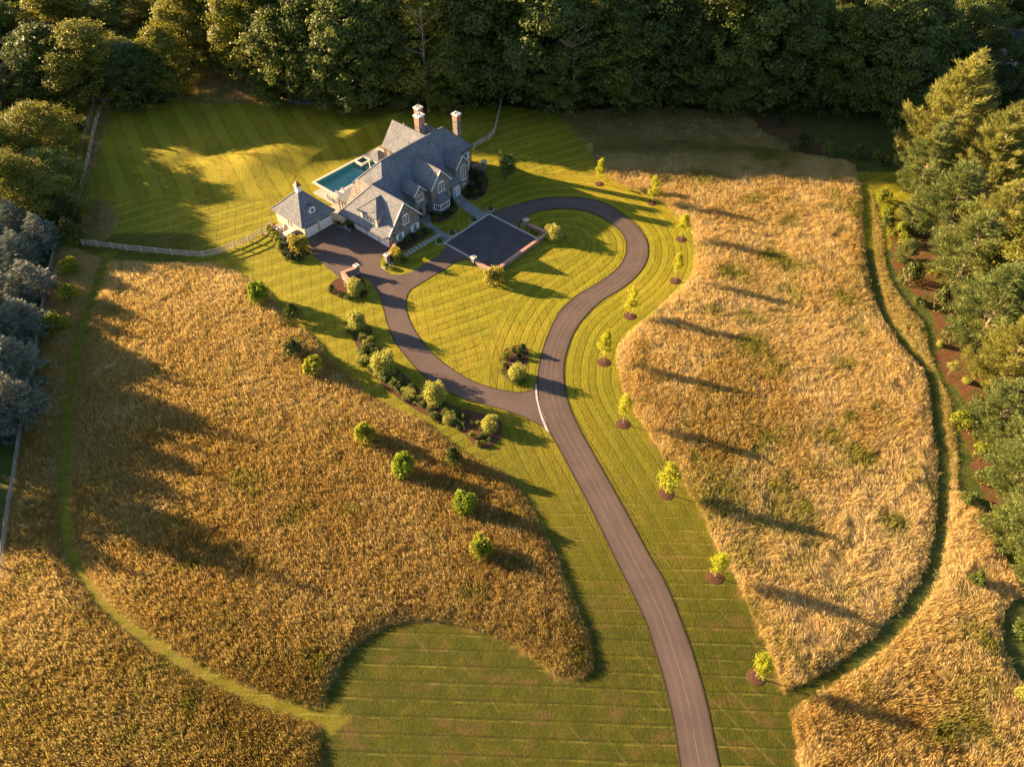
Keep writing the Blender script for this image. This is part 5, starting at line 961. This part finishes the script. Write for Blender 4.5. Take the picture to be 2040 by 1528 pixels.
def nz2(x, y, seed, s):                               # smooth value noise, roughly -1.5 .. 1.5
    r = np.zeros_like(x)
    for o in range(3):
        rg = np.random.default_rng(seed*7+o); G = rg.normal(size=(256, 256)); f = 1.35*2**o/s; a = .6+1.3*o
        X = (x*math.cos(a)+y*math.sin(a))*f+500; Y = (y*math.cos(a)-x*math.sin(a))*f+500; xi = np.floor(X).astype(int); yi = np.floor(Y).astype(int)
        u = X-xi; v = Y-yi; u = u*u*(3-2*u); v = v*v*(3-2*v); g = lambda i, j: G[(xi+i) % 256, (yi+j) % 256]
        r += ((g(0, 0)*(1-u)+g(1, 0)*u)*(1-v)+(g(0, 1)*(1-u)+g(1, 1)*u)*v)*.62**o
    return r*.85
def gn_tree():
    ng = bpy.data.node_groups.new('scatter', 'GeometryNodeTree'); ng.interface.new_socket('Geometry', in_out='INPUT', socket_type='NodeSocketGeometry'); ng.interface.new_socket('Geometry', in_out='OUTPUT', socket_type='NodeSocketGeometry')
    N_ = ng.nodes; gi = N_.new('NodeGroupInput'); go = N_.new('NodeGroupOutput'); ip = N_.new('GeometryNodeInstanceOnPoints'); ci = N_.new('GeometryNodeCollectionInfo'); ci.inputs['Collection'].default_value = tufts
    ci.inputs['Separate Children'].default_value = True; ci.inputs['Reset Children'].default_value = True; ip.inputs['Pick Instance'].default_value = True
    def na(nm, ty): x = N_.new('GeometryNodeInputNamedAttribute'); x.data_type = ty; x.inputs['Name'].default_value = nm; return x.outputs['Attribute']
    ng.links.new(gi.outputs[0], ip.inputs['Points']); ng.links.new(ci.outputs[0], ip.inputs['Instance']); ng.links.new(na('rot', 'FLOAT_VECTOR'), ip.inputs['Rotation']); ng.links.new(na('scl', 'FLOAT_VECTOR'), ip.inputs['Scale']); ng.links.new(na('idx', 'INT'), ip.inputs['Instance Index'])
    ng.links.new(ip.outputs[0], go.inputs[0]); return ng
GN = gn_tree()
def meadow(name, keys, dens, label, seed, mode):
    P = []; rg = np.random.default_rng(seed)
    for k in keys:
        pl = mead[k]; x0, y0 = pl.min(0); x1, y1 = pl.max(0); x0 = max(x0, -100); y0 = max(y0, 18); x1 = min(x1, 88)
        n = int((x1-x0)*(y1-y0)*dens*(1 if k in ('ML', 'MR') else .75)); x = rg.uniform(x0, x1, n); y = rg.uniform(y0, y1, n)
        m = inpoly(x, y, pl); u, v = proj(x, y); m &= (u > -180) & (u < 2220) & (v < 1640); ed, _, _ = segdist(x[m], y[m], np.vstack([pl, pl[:1]])); P.append(np.stack([x[m], y[m], np.clip(.5+.33*ed, 0, 1)*np.full(m.sum(), 1.0 if k in ('ML', 'MR') else (.45 if k != 'MTR' else .4))], 1))
    P = np.vstack(P); dL, _, _ = segdist(P[:, 0], P[:, 1], pathL); dR, _, _ = segdist(P[:, 0], P[:, 1], pathR); P[:, 2] *= np.clip(.5+.33*(np.minimum(dL, dR)-.9), .4, 1)
    P = P[(dL > .85+.15*rg.normal(size=len(P))) & (dR > .9+.15*rg.normal(size=len(P)))]
    x, y, hs = P.T; low_ = seed == 940; n = len(P); u, v = proj(x, y)
    n1 = nz2(x, y, seed+1, 9); n2 = nz2(x, y, seed+2, 2.6); n3 = nz2(x, y, seed+3, 22)
    if mode == 'R':
        lod = np.clip(.55+.5*n3, .15, 1); ang = R(60)+.9*n1+.8*n2*lod; tilt = np.abs(.25+.75*lod+.25*n2)*np.clip(rg.normal(1, .2, n), .4, 1.5); tilt = np.clip(tilt*.95, .1, 1.15); ang = ang+.12*rg.normal(size=n)
        tone = .72+.10*n1+.10*n2+.13*n3+rg.normal(size=n)*.14; grn = np.clip((nz2(x, y, seed+5, 6)-.2)*.5, 0, .8)+.14; h = .74+.05*n1
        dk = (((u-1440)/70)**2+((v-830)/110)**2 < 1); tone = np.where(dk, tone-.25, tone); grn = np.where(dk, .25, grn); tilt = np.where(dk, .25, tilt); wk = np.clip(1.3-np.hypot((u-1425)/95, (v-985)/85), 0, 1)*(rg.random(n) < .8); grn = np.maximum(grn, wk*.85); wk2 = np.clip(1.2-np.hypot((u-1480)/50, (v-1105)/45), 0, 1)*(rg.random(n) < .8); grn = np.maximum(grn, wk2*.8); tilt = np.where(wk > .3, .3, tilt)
    else:
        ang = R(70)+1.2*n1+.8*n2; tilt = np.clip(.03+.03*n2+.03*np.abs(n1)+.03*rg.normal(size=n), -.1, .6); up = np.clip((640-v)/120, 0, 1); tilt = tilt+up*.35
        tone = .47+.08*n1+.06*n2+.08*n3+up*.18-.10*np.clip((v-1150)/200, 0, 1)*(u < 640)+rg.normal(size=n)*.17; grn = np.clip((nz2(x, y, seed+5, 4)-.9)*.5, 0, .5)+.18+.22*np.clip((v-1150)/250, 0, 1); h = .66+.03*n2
    de = np.minimum(dL, dR)[(dL < 1e9)] if False else None
    gone = nz2(x, y, seed+9, 3.1) > (9 if mode == 'L' else 1.9); h = h*hs*rg.uniform(.6, 1.3, n)*np.where(gone, .45, 1); grn = np.where(low_, np.clip(.48+.3*n2, .15, .85), grn)
    if mode == 'R': grn = np.maximum(grn, np.clip((338-v)/45, 0, .8)*(u > 1180)); h = h*np.where((v < 315) & (u > 1180), .7, 1); rt = (u > np.interp(v, [300, 530, 640, 760, 900, 980], [1712, 1740, 1772, 1862, 1882, 1886])) & (v < 960); h = np.where(rt, h*.62, h); grn = np.where(rt, np.maximum(grn, .5), grn)
    az = rg.uniform(0, 6.28, n)
    # rotation: spin about z, then tilt towards ang
    ca, sa = np.cos(ang), np.sin(ang); rot = np.zeros((n, 3)); rot[:, 0] = 0; rot[:, 1] = tilt; rot[:, 2] = ang
    scl = np.stack([rg.uniform(.8, 1.2, n)*np.where(rg.random(n) > .5, 1, -1), rg.uniform(.8, 1.2, n)*np.where(rg.random(n) > .5, 1, -1), h], 1)
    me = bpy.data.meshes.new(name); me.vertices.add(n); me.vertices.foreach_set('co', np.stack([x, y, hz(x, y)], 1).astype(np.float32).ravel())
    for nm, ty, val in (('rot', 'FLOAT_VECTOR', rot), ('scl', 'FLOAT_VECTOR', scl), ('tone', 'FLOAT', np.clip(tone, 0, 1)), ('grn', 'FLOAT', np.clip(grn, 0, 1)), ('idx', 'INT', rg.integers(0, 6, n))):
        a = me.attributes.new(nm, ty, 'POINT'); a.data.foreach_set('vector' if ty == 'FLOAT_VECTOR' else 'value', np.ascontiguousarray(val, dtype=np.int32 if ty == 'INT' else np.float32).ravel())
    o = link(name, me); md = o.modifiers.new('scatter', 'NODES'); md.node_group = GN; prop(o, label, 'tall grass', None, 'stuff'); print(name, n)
meadow('meadow_grass', ['ML'], 30, 'tall russet meadow grass left of the drive', 900, 'L')
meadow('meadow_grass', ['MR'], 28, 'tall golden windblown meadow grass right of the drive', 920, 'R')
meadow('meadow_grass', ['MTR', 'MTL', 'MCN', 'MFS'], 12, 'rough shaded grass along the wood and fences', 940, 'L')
print('trees inside', cnt)
